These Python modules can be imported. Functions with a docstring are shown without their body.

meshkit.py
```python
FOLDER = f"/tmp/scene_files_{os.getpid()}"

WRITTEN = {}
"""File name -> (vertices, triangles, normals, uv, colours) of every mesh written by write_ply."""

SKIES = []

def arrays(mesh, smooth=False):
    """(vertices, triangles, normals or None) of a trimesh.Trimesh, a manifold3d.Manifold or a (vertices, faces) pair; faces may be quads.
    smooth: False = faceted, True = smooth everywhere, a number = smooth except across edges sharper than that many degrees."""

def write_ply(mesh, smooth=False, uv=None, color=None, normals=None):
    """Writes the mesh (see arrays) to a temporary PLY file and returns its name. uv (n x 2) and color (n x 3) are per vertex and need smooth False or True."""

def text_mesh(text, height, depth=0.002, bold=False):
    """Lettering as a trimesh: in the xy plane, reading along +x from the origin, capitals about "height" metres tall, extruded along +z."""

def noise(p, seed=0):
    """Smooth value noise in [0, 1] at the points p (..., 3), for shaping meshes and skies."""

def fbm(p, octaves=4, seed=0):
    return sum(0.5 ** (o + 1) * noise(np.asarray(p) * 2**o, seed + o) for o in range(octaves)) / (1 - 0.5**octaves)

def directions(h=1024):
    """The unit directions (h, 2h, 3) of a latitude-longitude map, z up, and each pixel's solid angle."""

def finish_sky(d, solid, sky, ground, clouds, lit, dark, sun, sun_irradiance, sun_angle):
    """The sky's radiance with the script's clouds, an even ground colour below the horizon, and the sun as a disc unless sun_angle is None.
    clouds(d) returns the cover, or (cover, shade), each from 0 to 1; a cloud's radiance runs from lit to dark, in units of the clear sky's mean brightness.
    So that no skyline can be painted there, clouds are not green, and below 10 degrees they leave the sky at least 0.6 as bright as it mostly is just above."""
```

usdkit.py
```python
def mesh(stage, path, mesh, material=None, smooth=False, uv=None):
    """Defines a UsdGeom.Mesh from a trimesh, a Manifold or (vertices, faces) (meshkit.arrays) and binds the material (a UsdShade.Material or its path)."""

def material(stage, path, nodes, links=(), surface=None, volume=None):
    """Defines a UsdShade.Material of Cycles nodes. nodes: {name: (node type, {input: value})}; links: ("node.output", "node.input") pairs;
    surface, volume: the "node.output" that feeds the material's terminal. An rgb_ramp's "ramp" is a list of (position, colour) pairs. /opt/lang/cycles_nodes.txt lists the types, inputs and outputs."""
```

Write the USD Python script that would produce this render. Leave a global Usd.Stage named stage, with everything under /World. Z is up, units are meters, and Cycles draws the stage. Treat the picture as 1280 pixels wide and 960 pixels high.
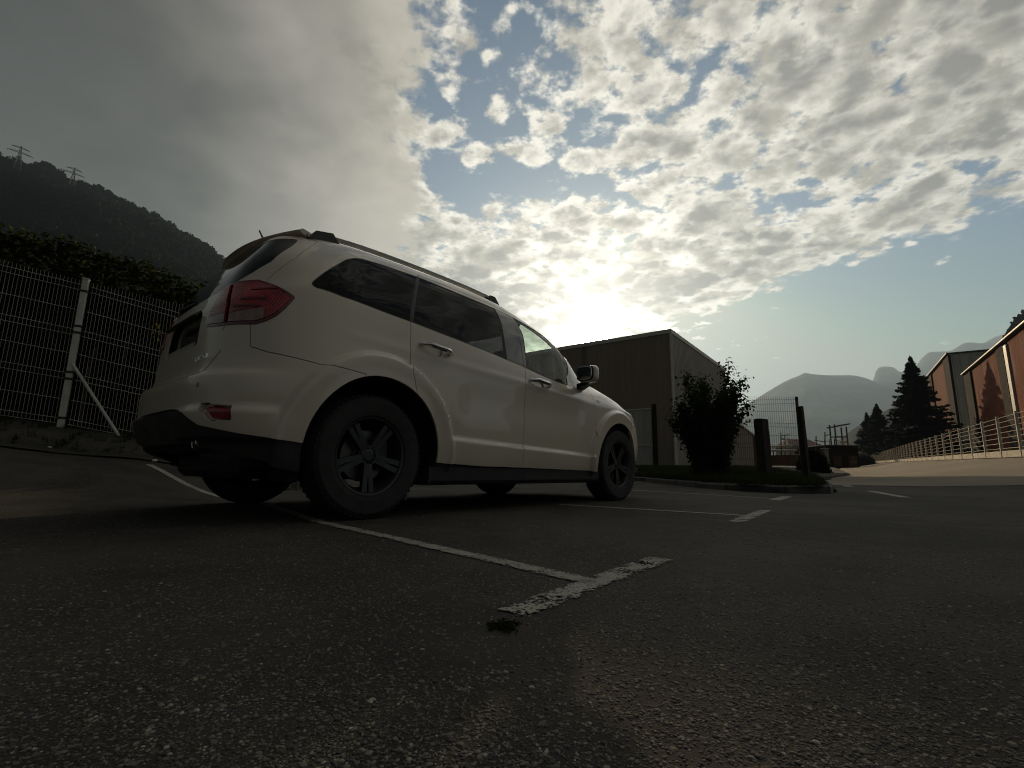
import math, random
import numpy as np, trimesh, manifold3d as m3, shapely
import shapely.geometry as sg
from shapely import affinity
from scipy.interpolate import PchipInterpolator, CubicSpline, make_interp_spline
import usdkit, meshkit
from meshkit import fbm, noise
from pxr import Usd, UsdGeom, UsdLux, UsdShade, Gf, Sdf, Vt

stage = Usd.Stage.CreateInMemory()
UsdGeom.SetStageUpAxis(stage, 'Z')
UsdGeom.SetStageMetersPerUnit(stage, 1.0)
UsdGeom.Xform.Define(stage, '/World')
UsdGeom.Scope.Define(stage, '/World/Looks')
W = '/World/'

# ------------------------------------------------------------ camera (a wide action camera lying low over the asphalt)
CAM_H, PITCH, ROLL, FPX = 0.291, 0.1743, 0.015, 610.0
_R0 = np.array([1.0, 0, 0]); _F0 = np.array([0, math.cos(PITCH), math.sin(PITCH)]); _U0 = np.array([0, -math.sin(PITCH), math.cos(PITCH)])
_RR = math.cos(ROLL) * _R0 + math.sin(ROLL) * _U0
_UU = -math.sin(ROLL) * _R0 + math.cos(ROLL) * _U0
cam = UsdGeom.Camera.Define(stage, W + 'camera')
cam.AddTransformOp().Set(Gf.Matrix4d(*_RR, 0, *_UU, 0, *(-_F0), 0, 0, 0, CAM_H, 1))
cam.CreateHorizontalApertureAttr(36.0); cam.CreateVerticalApertureAttr(27.0)
cam.CreateFocalLengthAttr(36.0 * FPX / 1280)
cam.CreateClippingRangeAttr(Gf.Vec2f(0.02, 60000))
cam.CreateExposureAttr(0.0)

# ------------------------------------------------------------ node graph helper
class G:
    """Collects Cycles nodes; every call returns the name of an output."""
    def __init__(s): s.n, s.l, s.k = {}, [], 0
    def node(s, kind, out, **kw):
        s.k += 1; nm = f'{kind}_{s.k}'; ins = {}
        for key, v in kw.items():
            if isinstance(v, str) and '.' in v and v.split('.')[0] in s.n: s.l.append((v, f'{nm}.{key}'))
            else: ins[key] = v
        s.n[nm] = (kind, ins); return f'{nm}.{out}'
    def m(s, op, a, b=0.0, c=0.0, clamp=False): return s.node('math', 'value', math_type=op, value1=a, value2=b, value3=c, use_clamp=clamp)
    def mul(s, a, b): return s.m('multiply', a, b)
    def add(s, a, b): return s.m('add', a, b)
    def sub(s, a, b): return s.m('subtract', a, b)
    def vm(s, op, a, b=(0, 0, 0), out='vector', scale=1.0): return s.node('vector_math', out, math_type=op, vector1=a, vector2=b, scale=scale)
    def dot(s, a, b): return s.vm('dot_product', a, b, 'value')
    def sm(s, v, a, b, lo=0.0, hi=1.0): return s.node('map_range', 'result', range_type='smoothstep', value=v, from_min=a, from_max=b, to_min=lo, to_max=hi, clamp=True)
    def lin(s, v, a, b, lo=0.0, hi=1.0): return s.node('map_range', 'result', value=v, from_min=a, from_max=b, to_min=lo, to_max=hi, clamp=True)
    def mix(s, f, a, b): return s.node('mix', 'color', fac=f, color1=a, color2=b)
    def mulc(s, a, b): return s.node('mix', 'color', mix_type='multiply', fac=1.0, color1=a, color2=b)
    def sc(s, a, k): return s.vm('scale', a, scale=k)
    def noise(s, v, scale, detail=4.0, rough=0.55, dist=0.0, out='fac', lac=2.0): return s.node('noise_texture', out, vector=v, scale=scale, detail=detail, roughness=rough, distortion=dist, lacunarity=lac)
    def vor(s, v, scale, feature='f1', out='distance', rnd=1.0): return s.node('voronoi_texture', out, vector=v, scale=scale, feature=feature, randomness=rnd)
    def pos(s): return s.node('geometry', 'position')
    def obj(s): return s.node('texture_coordinate', 'object')
    def map(s, v, scale=(1, 1, 1), rot=(0, 0, 0), loc=(0, 0, 0)): return s.node('mapping', 'vector', vector=v, scale=scale, rotation=rot, location=loc)
    def bump(s, h, strength=0.5, dist=0.01, **k): return s.node('bump', 'normal', height=h, strength=strength, distance=dist, **k)
    def pbr(s, **kw): return s.node('principled_bsdf', 'BSDF', **kw)
    def make(s, name, surface=None, volume=None): return usdkit.material(stage, '/World/Looks/' + name, s.n, s.l, surface=surface, volume=volume)

# ------------------------------------------------------------ sky and sun
def world_dir(px, py):
    u, v = px - 640.0, py - 480.0
    d = FPX * _F0 + u * _RR - v * _UU
    return d / np.linalg.norm(d)
SUN = world_dir(740, 416.8)
SUN_EL = math.asin(SUN[2]); SUN_AZ = math.atan2(SUN[0], SUN[1])

SKY_K = 0.06
def plane_through(p1, p2, toward):
    """unit normal of the plane holding two sight directions, positive on the side of a third: great circles that bound the cloud banks"""
    n = np.cross(world_dir(*p1), world_dir(*p2)); n /= np.linalg.norm(n)
    return tuple(float(x) for x in (n if n @ world_dir(*toward) > 0 else -n))

def make_sky():
    g = G()
    d = g.vm('normalize', g.node('texture_coordinate', 'generated'))
    clear = g.node('sky_texture', 'color', sky_type='single_scattering', sun_disc=False, sun_elevation=SUN_EL, sun_rotation=SUN_AZ, altitude=400.0, air_density=1.0, aerosol_density=1.0, ozone_density=1.0)
    clear = g.mulc(clear, (1.08, 1.29, 1.38))
    X = g.node('separate_xyz', 'z', vector=d)
    zz = g.add(g.m('maximum', X, 0.0), 0.16)
    P = g.vm('scale', d, scale=g.m('divide', 1.0, zz))
    craw = g.dot(d, tuple(map(float, SUN))); cs = g.m('maximum', craw, 0.0)
    dim = g.sm(craw, 0.10, 0.93, 0.09, 1.12)                              # cloud away from the sun darkened to keep light off the car
    e = g.dot(d, plane_through((530, 0), (520, 300), (0, 100)))          # >0 in the western cloud bank
    c = g.dot(d, plane_through((800, 412), (1280, 272), (1000, 480)))       # >0 in the clear strip over the valley
    n1 = g.noise(g.map(P, loc=(3.1, 1.7, 0)), 0.9, 5.0, 0.55)
    n2 = g.noise(g.map(P, loc=(0.35, 5.2, 0)), 7.4, 8.0, 0.60, 0.25)
    n3 = g.noise(g.map(P, loc=(7.0, 2.0, 0)), 13.0, 6.0, 0.62)
    cells = g.node('voronoi_texture', 'distance', vector=g.vm('add', P, g.vm('scale', g.vm('subtract', g.noise(P, 8.5, 3.0, 0.6, out='color'), (0.5, 0.5, 0.5)), scale=0.16)), scale=10.5, feature='f1')
    PB = g.vm('scale', d, scale=g.m('divide', 1.0, g.add(g.m('maximum', X, 0.0), 0.45)))
    nb = g.noise(g.map(PB, loc=(2.2, 0.4, 0)), 2.6, 4.0, 0.5)
    # western bank: one thick grey layer with a torn bright rim
    rim = g.add(e, g.add(g.mul(g.sub(n2, 0.5), 0.22), g.mul(g.sub(n3, 0.5), 0.10)))
    bank = g.m('maximum', g.sm(rim, -0.015, 0.035), g.sm(g.add(craw, g.mul(g.sub(n2, 0.5), 0.5)), 0.34, 0.10))   # the same layer added behind, out of view, to darken the car side
    # broken cumulus field
    t = g.add(g.add(g.mul(n2, 0.6), g.add(g.mul(g.sub(0.72, cells), 0.29), 0.148)), g.add(g.mul(g.sub(n1, 0.5), 0.62), g.mul(g.sub(n3, 0.5), 0.42)))
    gap = g.mul(g.sm(g.m('absolute', g.add(e, 0.085)), 0.17, 0.02), g.sm(X, 0.32, 0.55))
    near = g.m('power', cs, 14.0)
    t = g.sub(t, g.mul(gap, 0.09)); t = g.add(t, g.mul(near, 0.08))
    low = g.sm(g.add(c, g.mul(g.sub(n2, 0.5), 0.12)), -0.05, 0.035)
    t = g.sub(t, g.mul(low, 0.30))
    wee = g.m('maximum', g.sm(g.dot(d, tuple(map(float, world_dir(1186, 432)))), .9984, .99985), g.sm(g.dot(d, tuple(map(float, world_dir(1243, 412)))), .9994, .99998))
    t = g.m('maximum', t, g.add(g.mul(wee, 0.34), g.mul(g.sub(g.noise(d, 55.0, 6.0, 0.6), 0.5), 0.55)) )
    field = g.sm(t, 0.375, 0.495)
    thick = g.sm(t, 0.46, 0.70)
    puff = g.sm(n3, 0.36, 0.62)
    k = 1.0 / SKY_K
    lit = g.mix(puff, (0.40 * k, 0.37 * k, 0.31 * k), (0.86 * k, 0.815 * k, 0.71 * k))
    fcol = g.mix(g.mul(thick, 0.95), lit, (0.225 * k, 0.215 * k, 0.195 * k))
    glow = g.add(1.0, g.add(g.mul(near, 0.55), g.add(g.mul(g.m('power', cs, 90.0), 2.0), g.mul(g.m('power', cs, 3.0), 0.05))))
    fcol = g.vm('scale', fcol, scale=glow)
    away = g.sm(e, 0.0, 0.50)
    bcol = g.mix(away, (0.280 * k, 0.252 * k, 0.218 * k), (0.033 * k, 0.031 * k, 0.029 * k))
    bcol = g.vm('scale', bcol, scale=g.lin(g.add(g.mul(nb, 0.85), g.mul(n2, 0.15)), 0.39, 0.61, 0.45, 1.75))
    rimglow = g.sm(rim, 0.20, 0.0)
    bcol = g.mix(g.mul(rimglow, g.lin(n3, 0.35, 0.65, 0.25, 0.95)), bcol, (0.56 * k, 0.52 * k, 0.42 * k))
    lowbank = g.sm(X, 0.42, 0.20)
    bcol = g.vm('scale', bcol, scale=g.add(1.0, g.mul(lowbank, 0.35)))
    clear = g.mix(0.15, clear, g.vm('scale', (0.95, 1.0, 0.94), scale=g.dot(clear, (0.25, 0.5, 0.25))))
    clear = g.node('mix', 'color', mix_type='darken', fac=1.0, color1=clear, color2=g.vm('scale', (0.42 * k, 0.44 * k, 0.38 * k), scale=g.add(1.0, g.mul(near, 1.0))))
    fcol = g.vm('scale', fcol, scale=dim); bcol = g.vm('scale', bcol, scale=g.sm(craw, 0.0, 0.84, 0.22, 1.12))
    clear = g.vm('scale', clear, scale=g.sm(craw, 0.0, 0.82, 0.22, 1.0))  # clear sky out of view darkened as well, lowering light on the car
    col = g.mix(field, clear, fcol)
    col = g.mix(bank, col, bcol)
    # the aureole of the sun seen through thin cloud
    core = g.add(g.add(g.mul(g.m('power', cs, 95.0), 9.0), g.mul(g.m('power', cs, 22.0), 1.3)), g.mul(g.m('power', cs, 3000.0), 700.0))
    col = g.vm('add', col, g.vm('scale', (1.0, 0.92, 0.74), scale=core))
    bg = g.node('background_shader', 'background', color=col, strength=SKY_K)
    mat = g.make('sky_air_and_clouds', surface=bg)
    dome = UsdLux.DomeLight.Define(stage, W + 'sky')
    UsdShade.MaterialBindingAPI.Apply(dome.GetPrim()).Bind(mat)
    dome.GetPrim().SetCustomDataByKey('kind', 'structure')
    return dome
make_sky()
sun = UsdLux.DistantLight.Define(stage, W + 'sun')
_z = SUN; _x = np.cross([0, 0, 1.0], _z); _x /= np.linalg.norm(_x); _y = np.cross(_z, _x)
sun.AddTransformOp().Set(Gf.Matrix4d(*_x, 0, *_y, 0, *_z, 0, 0, 0, 0, 1))
sun.CreateNormalizeAttr(True); sun.CreateIntensityAttr(0.9); sun.CreateAngleAttr(0.5); sun.CreateColorAttr(Gf.Vec3f(1.0, 0.74, 0.44))
HAZE = 0.00011
# ------------------------------------------------------------ scene helpers
_names = {}
def uniq(parent, name):
    k = _names.get((parent, name), 0); _names[(parent, name)] = k + 1
    return f'{parent}/{name}' + (f'_{k:03d}' if k else '')
def tag(prim, label=None, cat=None, group=None, kind=None):
    p = prim.GetPrim() if hasattr(prim, 'GetPrim') else prim
    for k, v in (('label', label), ('category', cat), ('group', group), ('kind', kind)):
        if v: p.SetCustomDataByKey(k, v)
    return p
def thing(name, label=None, cat=None, loc=(0, 0, 0), rotz=0.0, group=None, kind=None, rot=None, scale=None):
    path = uniq('/World', name); x = UsdGeom.Xform.Define(stage, path)
    x.AddTranslateOp().Set(Gf.Vec3d(*map(float, loc)))
    if rotz: x.AddRotateZOp().Set(math.degrees(rotz))
    if rot is not None: x.AddRotateXYZOp().Set(Gf.Vec3f(*map(float, rot)))
    if scale is not None: x.AddScaleOp().Set(Gf.Vec3f(*map(float, scale)) if np.ndim(scale) else Gf.Vec3f(scale, scale, scale))
    tag(x, label, cat, group, kind); return path
def part(parent, name, mesh, mat, smooth=False, label=None, uv=None):
    path = uniq(parent, name)
    p = usdkit.mesh(stage, path, mesh, mat, smooth=smooth, uv=uv)
    if label: tag(p, label)
    return path
def solo(name, mesh, mat, label=None, cat=None, group=None, kind=None, smooth=False):
    path = uniq('/World', name); p = usdkit.mesh(stage, path, mesh, mat, smooth=smooth)
    tag(p, label, cat, group, kind); return path
def copy_of(src, name, loc, rotz=0.0, label=None, cat=None, group=None, scale=1.0, tilt=(0, 0)):
    path = uniq('/World', name); x = UsdGeom.Xform.Define(stage, path); p = x.GetPrim()
    p.GetReferences().AddInternalReference(Sdf.Path(src))
    x.ClearXformOpOrder()
    x.AddTransformOp(opSuffix='copy').Set(Gf.Matrix4d().SetScale(Gf.Vec3d(*((scale,) * 3 if np.ndim(scale) == 0 else scale))) * Gf.Matrix4d().SetRotate(Gf.Rotation(Gf.Vec3d(1, 0, 0), tilt[0])) * Gf.Matrix4d().SetRotate(Gf.Rotation(Gf.Vec3d(0, 1, 0), tilt[1])) * Gf.Matrix4d().SetRotate(Gf.Rotation(Gf.Vec3d(0, 0, 1), math.degrees(rotz))) * Gf.Matrix4d().SetTranslate(Gf.Vec3d(*map(float, loc))))
    p.SetInstanceable(True); tag(p, label, cat, group); return path
cat = trimesh.util.concatenate
def box(sx, sy, sz, c=(0, 0, 0), bev=0.0):
    if bev > 0:
        b = min(bev, sx * .45, sy * .45, sz * .45)
        pts = np.array([[x * (sx / 2 - (0 if i == 0 else b)), y * (sy / 2 - (0 if i == 1 else b)), z * (sz / 2 - (0 if i == 2 else b))] for x in (-1, 1) for y in (-1, 1) for z in (-1, 1) for i in range(3)])
        m = trimesh.convex.convex_hull(pts)
    else: m = trimesh.creation.box((sx, sy, sz))
    m.apply_translation(c); return m
def hull(pts): return trimesh.convex.convex_hull(np.asarray(pts, float))
def bar(p, q, r, n=8, r2=None):
    p, q = np.asarray(p, float), np.asarray(q, float); d = q - p; L = np.linalg.norm(d); d = d / L
    a = np.cross(d, [0, 0, 1.0] if abs(d[2]) < .9 else [1.0, 0, 0]); a /= np.linalg.norm(a); b = np.cross(d, a)
    th = np.arange(n) / n * 2 * math.pi; ring = np.cos(th)[:, None] * a + np.sin(th)[:, None] * b
    r2 = r if r2 is None else r2
    v = np.vstack([p + ring * r, q + ring * r2, p, q]); f = []
    for i in range(n):
        j = (i + 1) % n; f += [[i, i + n, j], [j, i + n, j + n], [2 * n, i, j], [2 * n + 1, j + n, i + n]]
    m = trimesh.Trimesh(v, np.array(f)[:, ::-1], process=False); 
    if m.volume < 0: m.invert()
    return m
def tube(pts, r, n=8, caps=True):
    pts = np.asarray(pts, float); rr = np.broadcast_to(np.asarray(r, float), len(pts))
    T = np.gradient(pts, axis=0); T /= np.linalg.norm(T, axis=1, keepdims=True)
    a = np.cross(T[0], [0, 0, 1.0] if abs(T[0][2]) < .9 else [1.0, 0, 0]); a /= np.linalg.norm(a); V = []
    th = np.arange(n) / n * 2 * math.pi
    for k in range(len(pts)):
        a = a - T[k] * (a @ T[k]); a /= np.linalg.norm(a); b = np.cross(T[k], a)
        V.append(pts[k] + rr[k] * (np.cos(th)[:, None] * a + np.sin(th)[:, None] * b))
    v = np.vstack(V + [pts[:1], pts[-1:]]); f = []; N = len(pts)
    for k in range(N - 1):
        for i in range(n):
            j = (i + 1) % n; A, B, C, D = k * n + i, k * n + j, (k + 1) * n + i, (k + 1) * n + j
            f += [[A, B, C], [B, D, C]]
    if caps:
        for i in range(n):
            j = (i + 1) % n; f += [[N * n, j, i], [N * n + 1, (N - 1) * n + i, (N - 1) * n + j]]
    m = trimesh.Trimesh(v, f, process=False)
    if m.volume < 0: m.invert()
    return m
def lathe(profile, n=48, axis='z'):
    """profile: (radius, height) pairs, open or closed, outward when the heights rise"""
    pr = np.asarray(profile, float); th = np.arange(n) / n * 2 * math.pi
    v = np.stack([pr[:, None, 0] * np.cos(th), pr[:, None, 0] * np.sin(th), np.broadcast_to(pr[:, None, 1], (len(pr), n))], -1).reshape(-1, 3); f = []
    for k in range(len(pr) - 1):
        for i in range(n):
            j = (i + 1) % n; f += [[k * n + i, k * n + j, (k + 1) * n + i], [k * n + j, (k + 1) * n + j, (k + 1) * n + i]]
    m = trimesh.Trimesh(v, f, process=False)
    if axis == 'y': m.vertices = m.vertices[:, [1, 2, 0]]
    if axis == 'x': m.vertices = m.vertices[:, [2, 0, 1]]
    return m
def extr(poly, h, z0=0.0):
    m = trimesh.creation.extrude_polygon(poly, h, engine='earcut'); m.apply_translation((0, 0, z0)); return m
def at_px(px, py, depth):
    """point in the place seen along a sight line, at a distance north of the camera"""
    d = world_dir(px, py); return np.array([0, 0, CAM_H]) + d * depth / d[1]
# ------------------------------------------------------------ materials
M = {}
def simple(name, col, rough=.5, metal=0.0, coat=0.0, var=.15, vs=6.0, bump=0.0, bs=60.0, spec=.5, **kw):
    g = G(); o = g.obj(); n = g.noise(o, vs, 5.0, .6)
    c = g.mix(g.sm(n, .3, .7), tuple(x * (1 - var) for x in col), tuple(min(1, x * (1 + var)) for x in col))
    r = g.lin(g.noise(o, vs * 3.1, 4.0), .3, .7, max(.02, rough - .08), min(1, rough + .08))
    a = dict(base_color=c, roughness=r, metallic=metal, specular_ior_level=spec, **kw)
    if coat: a.update(coat_weight=coat, coat_roughness=.06)
    if bump: a['normal'] = g.bump(g.noise(o, bs, 5.0, .6), .6, bump)
    M[name] = g.make(name, surface=g.pbr(**a)); return M[name]
def pane(name, tint, refl=1.0, ior=1.5, rough=0.0):
    g = G(); t = g.node('transparent_bsdf', 'BSDF', color=tint); s = g.node('glossy_bsdf', 'BSDF', color=(refl,) * 3, roughness=rough)
    M[name] = g.make(name, surface=g.node('mix_closure', 'closure', fac=g.node('fresnel', 'fac', IOR=g.sub(ior, g.mul(g.node('geometry', 'backfacing'), ior - 1 / ior))), closure1=t, closure2=s)); return M[name]
# car
g = G(); o = g.obj(); dust = g.noise(o, 3.0, 6.0, .65); zc = g.node('separate_xyz', 'z', vector=o)
dirt = g.mul(g.sm(g.add(g.mul(dust, .5), g.mul(g.sm(zc, .75, .2), .5)), .35, .85), .55)
M['car_paint'] = g.make('car_paint', surface=g.pbr(base_color=g.mix(dirt, (.61, .535, .44), (.40, .34, .26)), roughness=g.lin(dirt, 0, .5, .30, .55), coat_weight=g.lin(dirt, 0, .5, .9, .3), coat_roughness=.025))
simple('shut_dark', (.012, .012, .013), .7)
simple('black_plastic', (.018, .018, .019), .55, bump=.0004, bs=900)
simple('gloss_black', (.012, .011, .011), .12, coat=.6)
simple('rubber', (.012, .012, .0125), .78, var=.3, bump=.0006, bs=220)
simple('dark_alloy', (.052, .053, .056), .38, .75, var=.15)
simple('brake_steel', (.11, .105, .10), .4, .9)
simple('chrome', (.75, .75, .76), .10, 1.0)
simple('lens_red', (.42, .010, .016), .12, coat=1.0, var=.35, vs=18.0)
g = G(); o = g.obj(); n = g.noise(o, 16.0, 3.0, .6, 1.2); w = g.node('wave_texture', 'fac', vector=g.map(o, rot=(0.3, 0.5, 0.2)), scale=26.0, distortion=3.0, detail=1.0)
c = g.mix(g.sm(g.add(g.mul(n, .7), g.mul(w, .3)), .35, .68), (.10, .003, .006), (.50, .014, .020))
M['lens_red'] = g.make('lens_red_moulded', surface=g.pbr(base_color=c, roughness=.16, coat_weight=1.0, coat_roughness=.02, normal=g.bump(w, .35, .004)))
simple('lens_dark_red', (.10, .004, .007), .14, coat=1.0, var=.4, vs=22.0)
simple('lens_clear', (.24, .15, .14), .12, coat=1.0, var=.2, vs=40.0)
simple('reflector_red', (.20, .008, .02), .16, coat=1.0, var=.25, vs=60.0)
simple('cabin_dark', (.022, .021, .020), .8)
simple('seat_cloth', (.035, .034, .033), .9, bump=.001, bs=300)
simple('headlamp_clear', (.55, .57, .6), .08, .3, coat=1.0)
simple('satin_rail', (.30, .29, .27), .35, .6)
simple('plate_white', (.34, .34, .33), .45)
simple('sensor_trim', (.30, .27, .22), .5)
simple('mirror_silver', (.85, .86, .87), .03, 1.0, var=0.0)
simple('amber', (.65, .20, .02), .15, coat=1.0)
pane('glass_front', (.74, .82, .74), .55)
pane('glass_privacy', (.045, .045, .05), .55, 1.42)
pane('glass_rear', (.05, .05, .055), 1.0, 1.5)
# metal and street furniture
simple('fence_white', (.52, .50, .46), .5, var=.2, vs=4.0)
simple('fence_post_white', (.46, .45, .41), .5, var=.12, vs=5.0)
simple('concrete_pale', (.58, .53, .45), .9, var=.18, vs=3.0, bump=.004, bs=40)
simple('concrete_grey', (.22, .215, .20), .9, var=.2, vs=2.0, bump=.004, bs=40)
simple('fence_dark', (.035, .040, .036), .5)
simple('steel_grey', (.11, .115, .12), .6, .3)
simple('rust_brown', (.10, .050, .032), .85, var=.3)
simple('pipe_white', (.60, .60, .57), .5)
def wood(name, c1, c2):
    g = G(); o = g.obj(); v = g.map(o, scale=(14, 14, 1.2)); n = g.noise(v, 2.2, 7.0, .62, .8); cr = g.noise(g.map(o, scale=(40, 40, 1.0)), 1.5, 3.0)
    h = g.add(n, g.mul(g.sm(cr, .58, .66), -.6))
    M[name] = g.make(name, surface=g.pbr(base_color=g.mix(g.sm(h, .15, .7), c1, c2), roughness=.9, normal=g.bump(h, .9, .012)))
wood('sleeper_wood', (.010, .008, .007), (.040, .031, .025))
def cladding(name, c1, c2, pitch, axis, rough=.55, metal=.2):
    """ribbed sheet metal: ribs are relief on the sheet, with weather stains running down"""
    g = G(); o = g.obj(); st = g.noise(g.map(o, scale=(1.2, 1.2, .12)), 1.6, 6.0, .65); b = g.noise(o, .35, 4.0)
    c = g.mix(g.sm(g.add(g.mul(st, .7), g.mul(b, .3)), .32, .68), c1, c2)
    M[name] = g.make(name, surface=g.pbr(base_color=c, roughness=g.lin(st, .3, .7, rough - .1, rough + .15), metallic=metal, specular_ior_level=.15))
cladding('warehouse_sheet', (.25, .200, .162), (.31, .25, .205), .3, 0)
cladding('warehouse_sheet_pale', (.24, .225, .20), (.33, .31, .28), .3, 0)
cladding('gate_sheet', (.36, .34, .31), (.47, .45, .41), .3, 0, metal=0.0)
cladding('grey_wall_sheet', (.36, .37, .36), (.46, .47, .45), .3, 0, metal=0.0)
cladding('red_panel', (.145, .033, .014), (.225, .058, .024), .3, 0, metal=0.0, rough=.85)
simple('dark_brown_metal', (.026, .020, .019), .9, var=.2, vs=2.0, spec=.1)
simple('trim_pale', (.55, .53, .48), .5, var=.1)
simple('roof_tile_red', (.13, .07, .05), .85, var=.25)
simple('house_wall', (.50, .46, .40), .9, var=.1)
simple('white_roof_sheet', (.62, .63, .62), .6, var=.1)
# vegetation
def leaf(name, c1, c2, trans=.35, vs=2.0, rough=.55):
    g = G(); o = g.pos(); r = g.node('geometry', 'random_per_island'); n = g.noise(o, vs, 3.0)
    c = g.mix(g.sm(g.add(g.mul(r, .6), g.mul(n, .4)), .2, .8), c1, c2)
    p = g.pbr(base_color=c, roughness=rough + .2, specular_ior_level=.12); t = g.node('translucent_bsdf', 'BSDF', color=g.vm('multiply', c, (1.5, 1.7, .8)))
    M[name] = g.make(name, surface=g.node('mix_closure', 'closure', fac=trans, closure1=p, closure2=t))
leaf('hedge_leaf', (.013, .019, .007), (.045, .048, .016))
leaf('hedge_leaf_young', (.09, .075, .018), (.20, .15, .035), .4)
leaf('shrub_leaf', (.018, .032, .010), (.060, .085, .022), .4)
leaf('spruce_needle', (.010, .020, .010), (.028, .045, .018), .15)
leaf('forest_leaf', (.007, .011, .005), (.022, .028, .010), .15, vs=.02)
leaf('grass_blade', (.030, .036, .014), (.085, .080, .036), .3)
leaf('weed_leaf', (.020, .028, .010), (.065, .065, .025), .3)
leaf('gleam_leaf', (.55, .42, .06), (.80, .66, .14), .5)  # sun gleam through the hedge, put into the leaf colour
simple('bark', (.045, .036, .028), .95, var=.35, vs=9.0, bump=.01, bs=30)

simple('kerb_dark', (.060, .058, .052), .95, var=.3, vs=4.0, bump=.004, bs=40)
# ------------------------------------------------------------ ground
rng = np.random.default_rng(7)
def sst(a, b, x): u = np.clip((np.asarray(x, float) - a) / (b - a), 0, 1); return u * u * (3 - 2 * u)
def sp(x, k=1.0): return k * np.logaddexp(0, np.asarray(x, float) / k)
def gz(x, y):
    x, y = np.asarray(x, float), np.asarray(y, float)
    a, n, p = .556 * x + .831 * y, .831 * x - .556 * y, -.363 * x + .932 * y
    z = .018 * np.minimum(sp(a - 9, 2), 200) + .20 * np.clip(sp(n - 1.5, .6), 0, 4.2) * sst(6, 22, a)
    L = sst(-2.3, -4.0, x)
    z = z + L * (sst(3.2, 6.4, p) * (.33 + .15 * sp(-x - 4.2, .3)) + .20 * sst(6.35, 6.95, p))
    return z
def hit(px, py, off=0.0):
    """where a sight line meets the ground"""
    d = world_dir(px, py); ts = np.geomspace(.3, 400, 4000); P = np.array([0, 0, CAM_H]) + ts[:, None] * d
    k = np.argmax(P[:, 2] < gz(P[:, 0], P[:, 1]) + off); return P[k] if k else P[-1]
def sheet(poly, res, off=0.0, zf=gz):
    b = poly.bounds; xs = np.arange(b[0], b[2] + res, res); ys = np.arange(b[1], b[3] + res, res)
    ii, jj = [q.ravel() for q in np.meshgrid(np.arange(len(xs)), np.arange(len(ys)))]
    shapely.prepare(poly); cells = shapely.box(xs[ii], ys[jj], xs[ii] + res, ys[jj] + res)
    ins = shapely.contains_properly(poly, cells); on = shapely.intersects(poly, cells) & ~ins
    key, V, F = {}, [], []
    def vid(p):
        k = (round(p[0], 4), round(p[1], 4))
        if k not in key: key[k] = len(V); V.append(k)
        return key[k]
    for i, j in zip(ii[ins], jj[ins]):
        a = [vid(q) for q in ((xs[i], ys[j]), (xs[i] + res, ys[j]), (xs[i] + res, ys[j] + res), (xs[i], ys[j] + res))]; F += [[a[0], a[1], a[2]], [a[0], a[2], a[3]]]
    for c in cells[on]:
        x = shapely.intersection(poly, c)
        for q in getattr(x, 'geoms', [x]):
            if q.geom_type != 'Polygon' or q.area < 1e-7: continue
            v2, f2 = trimesh.creation.triangulate_polygon(q, engine='earcut')
            for f in f2:
                p = v2[f]; ar = np.cross(p[1] - p[0], p[2] - p[0])
                if abs(ar) > 1e-10: ids = [vid(k) for k in (p if ar > 0 else p[::-1])]; F.append(ids)
    V = np.array(V); return trimesh.Trimesh(np.c_[V, zf(V[:, 0], V[:, 1]) + off], np.array(F), process=False)
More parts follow.
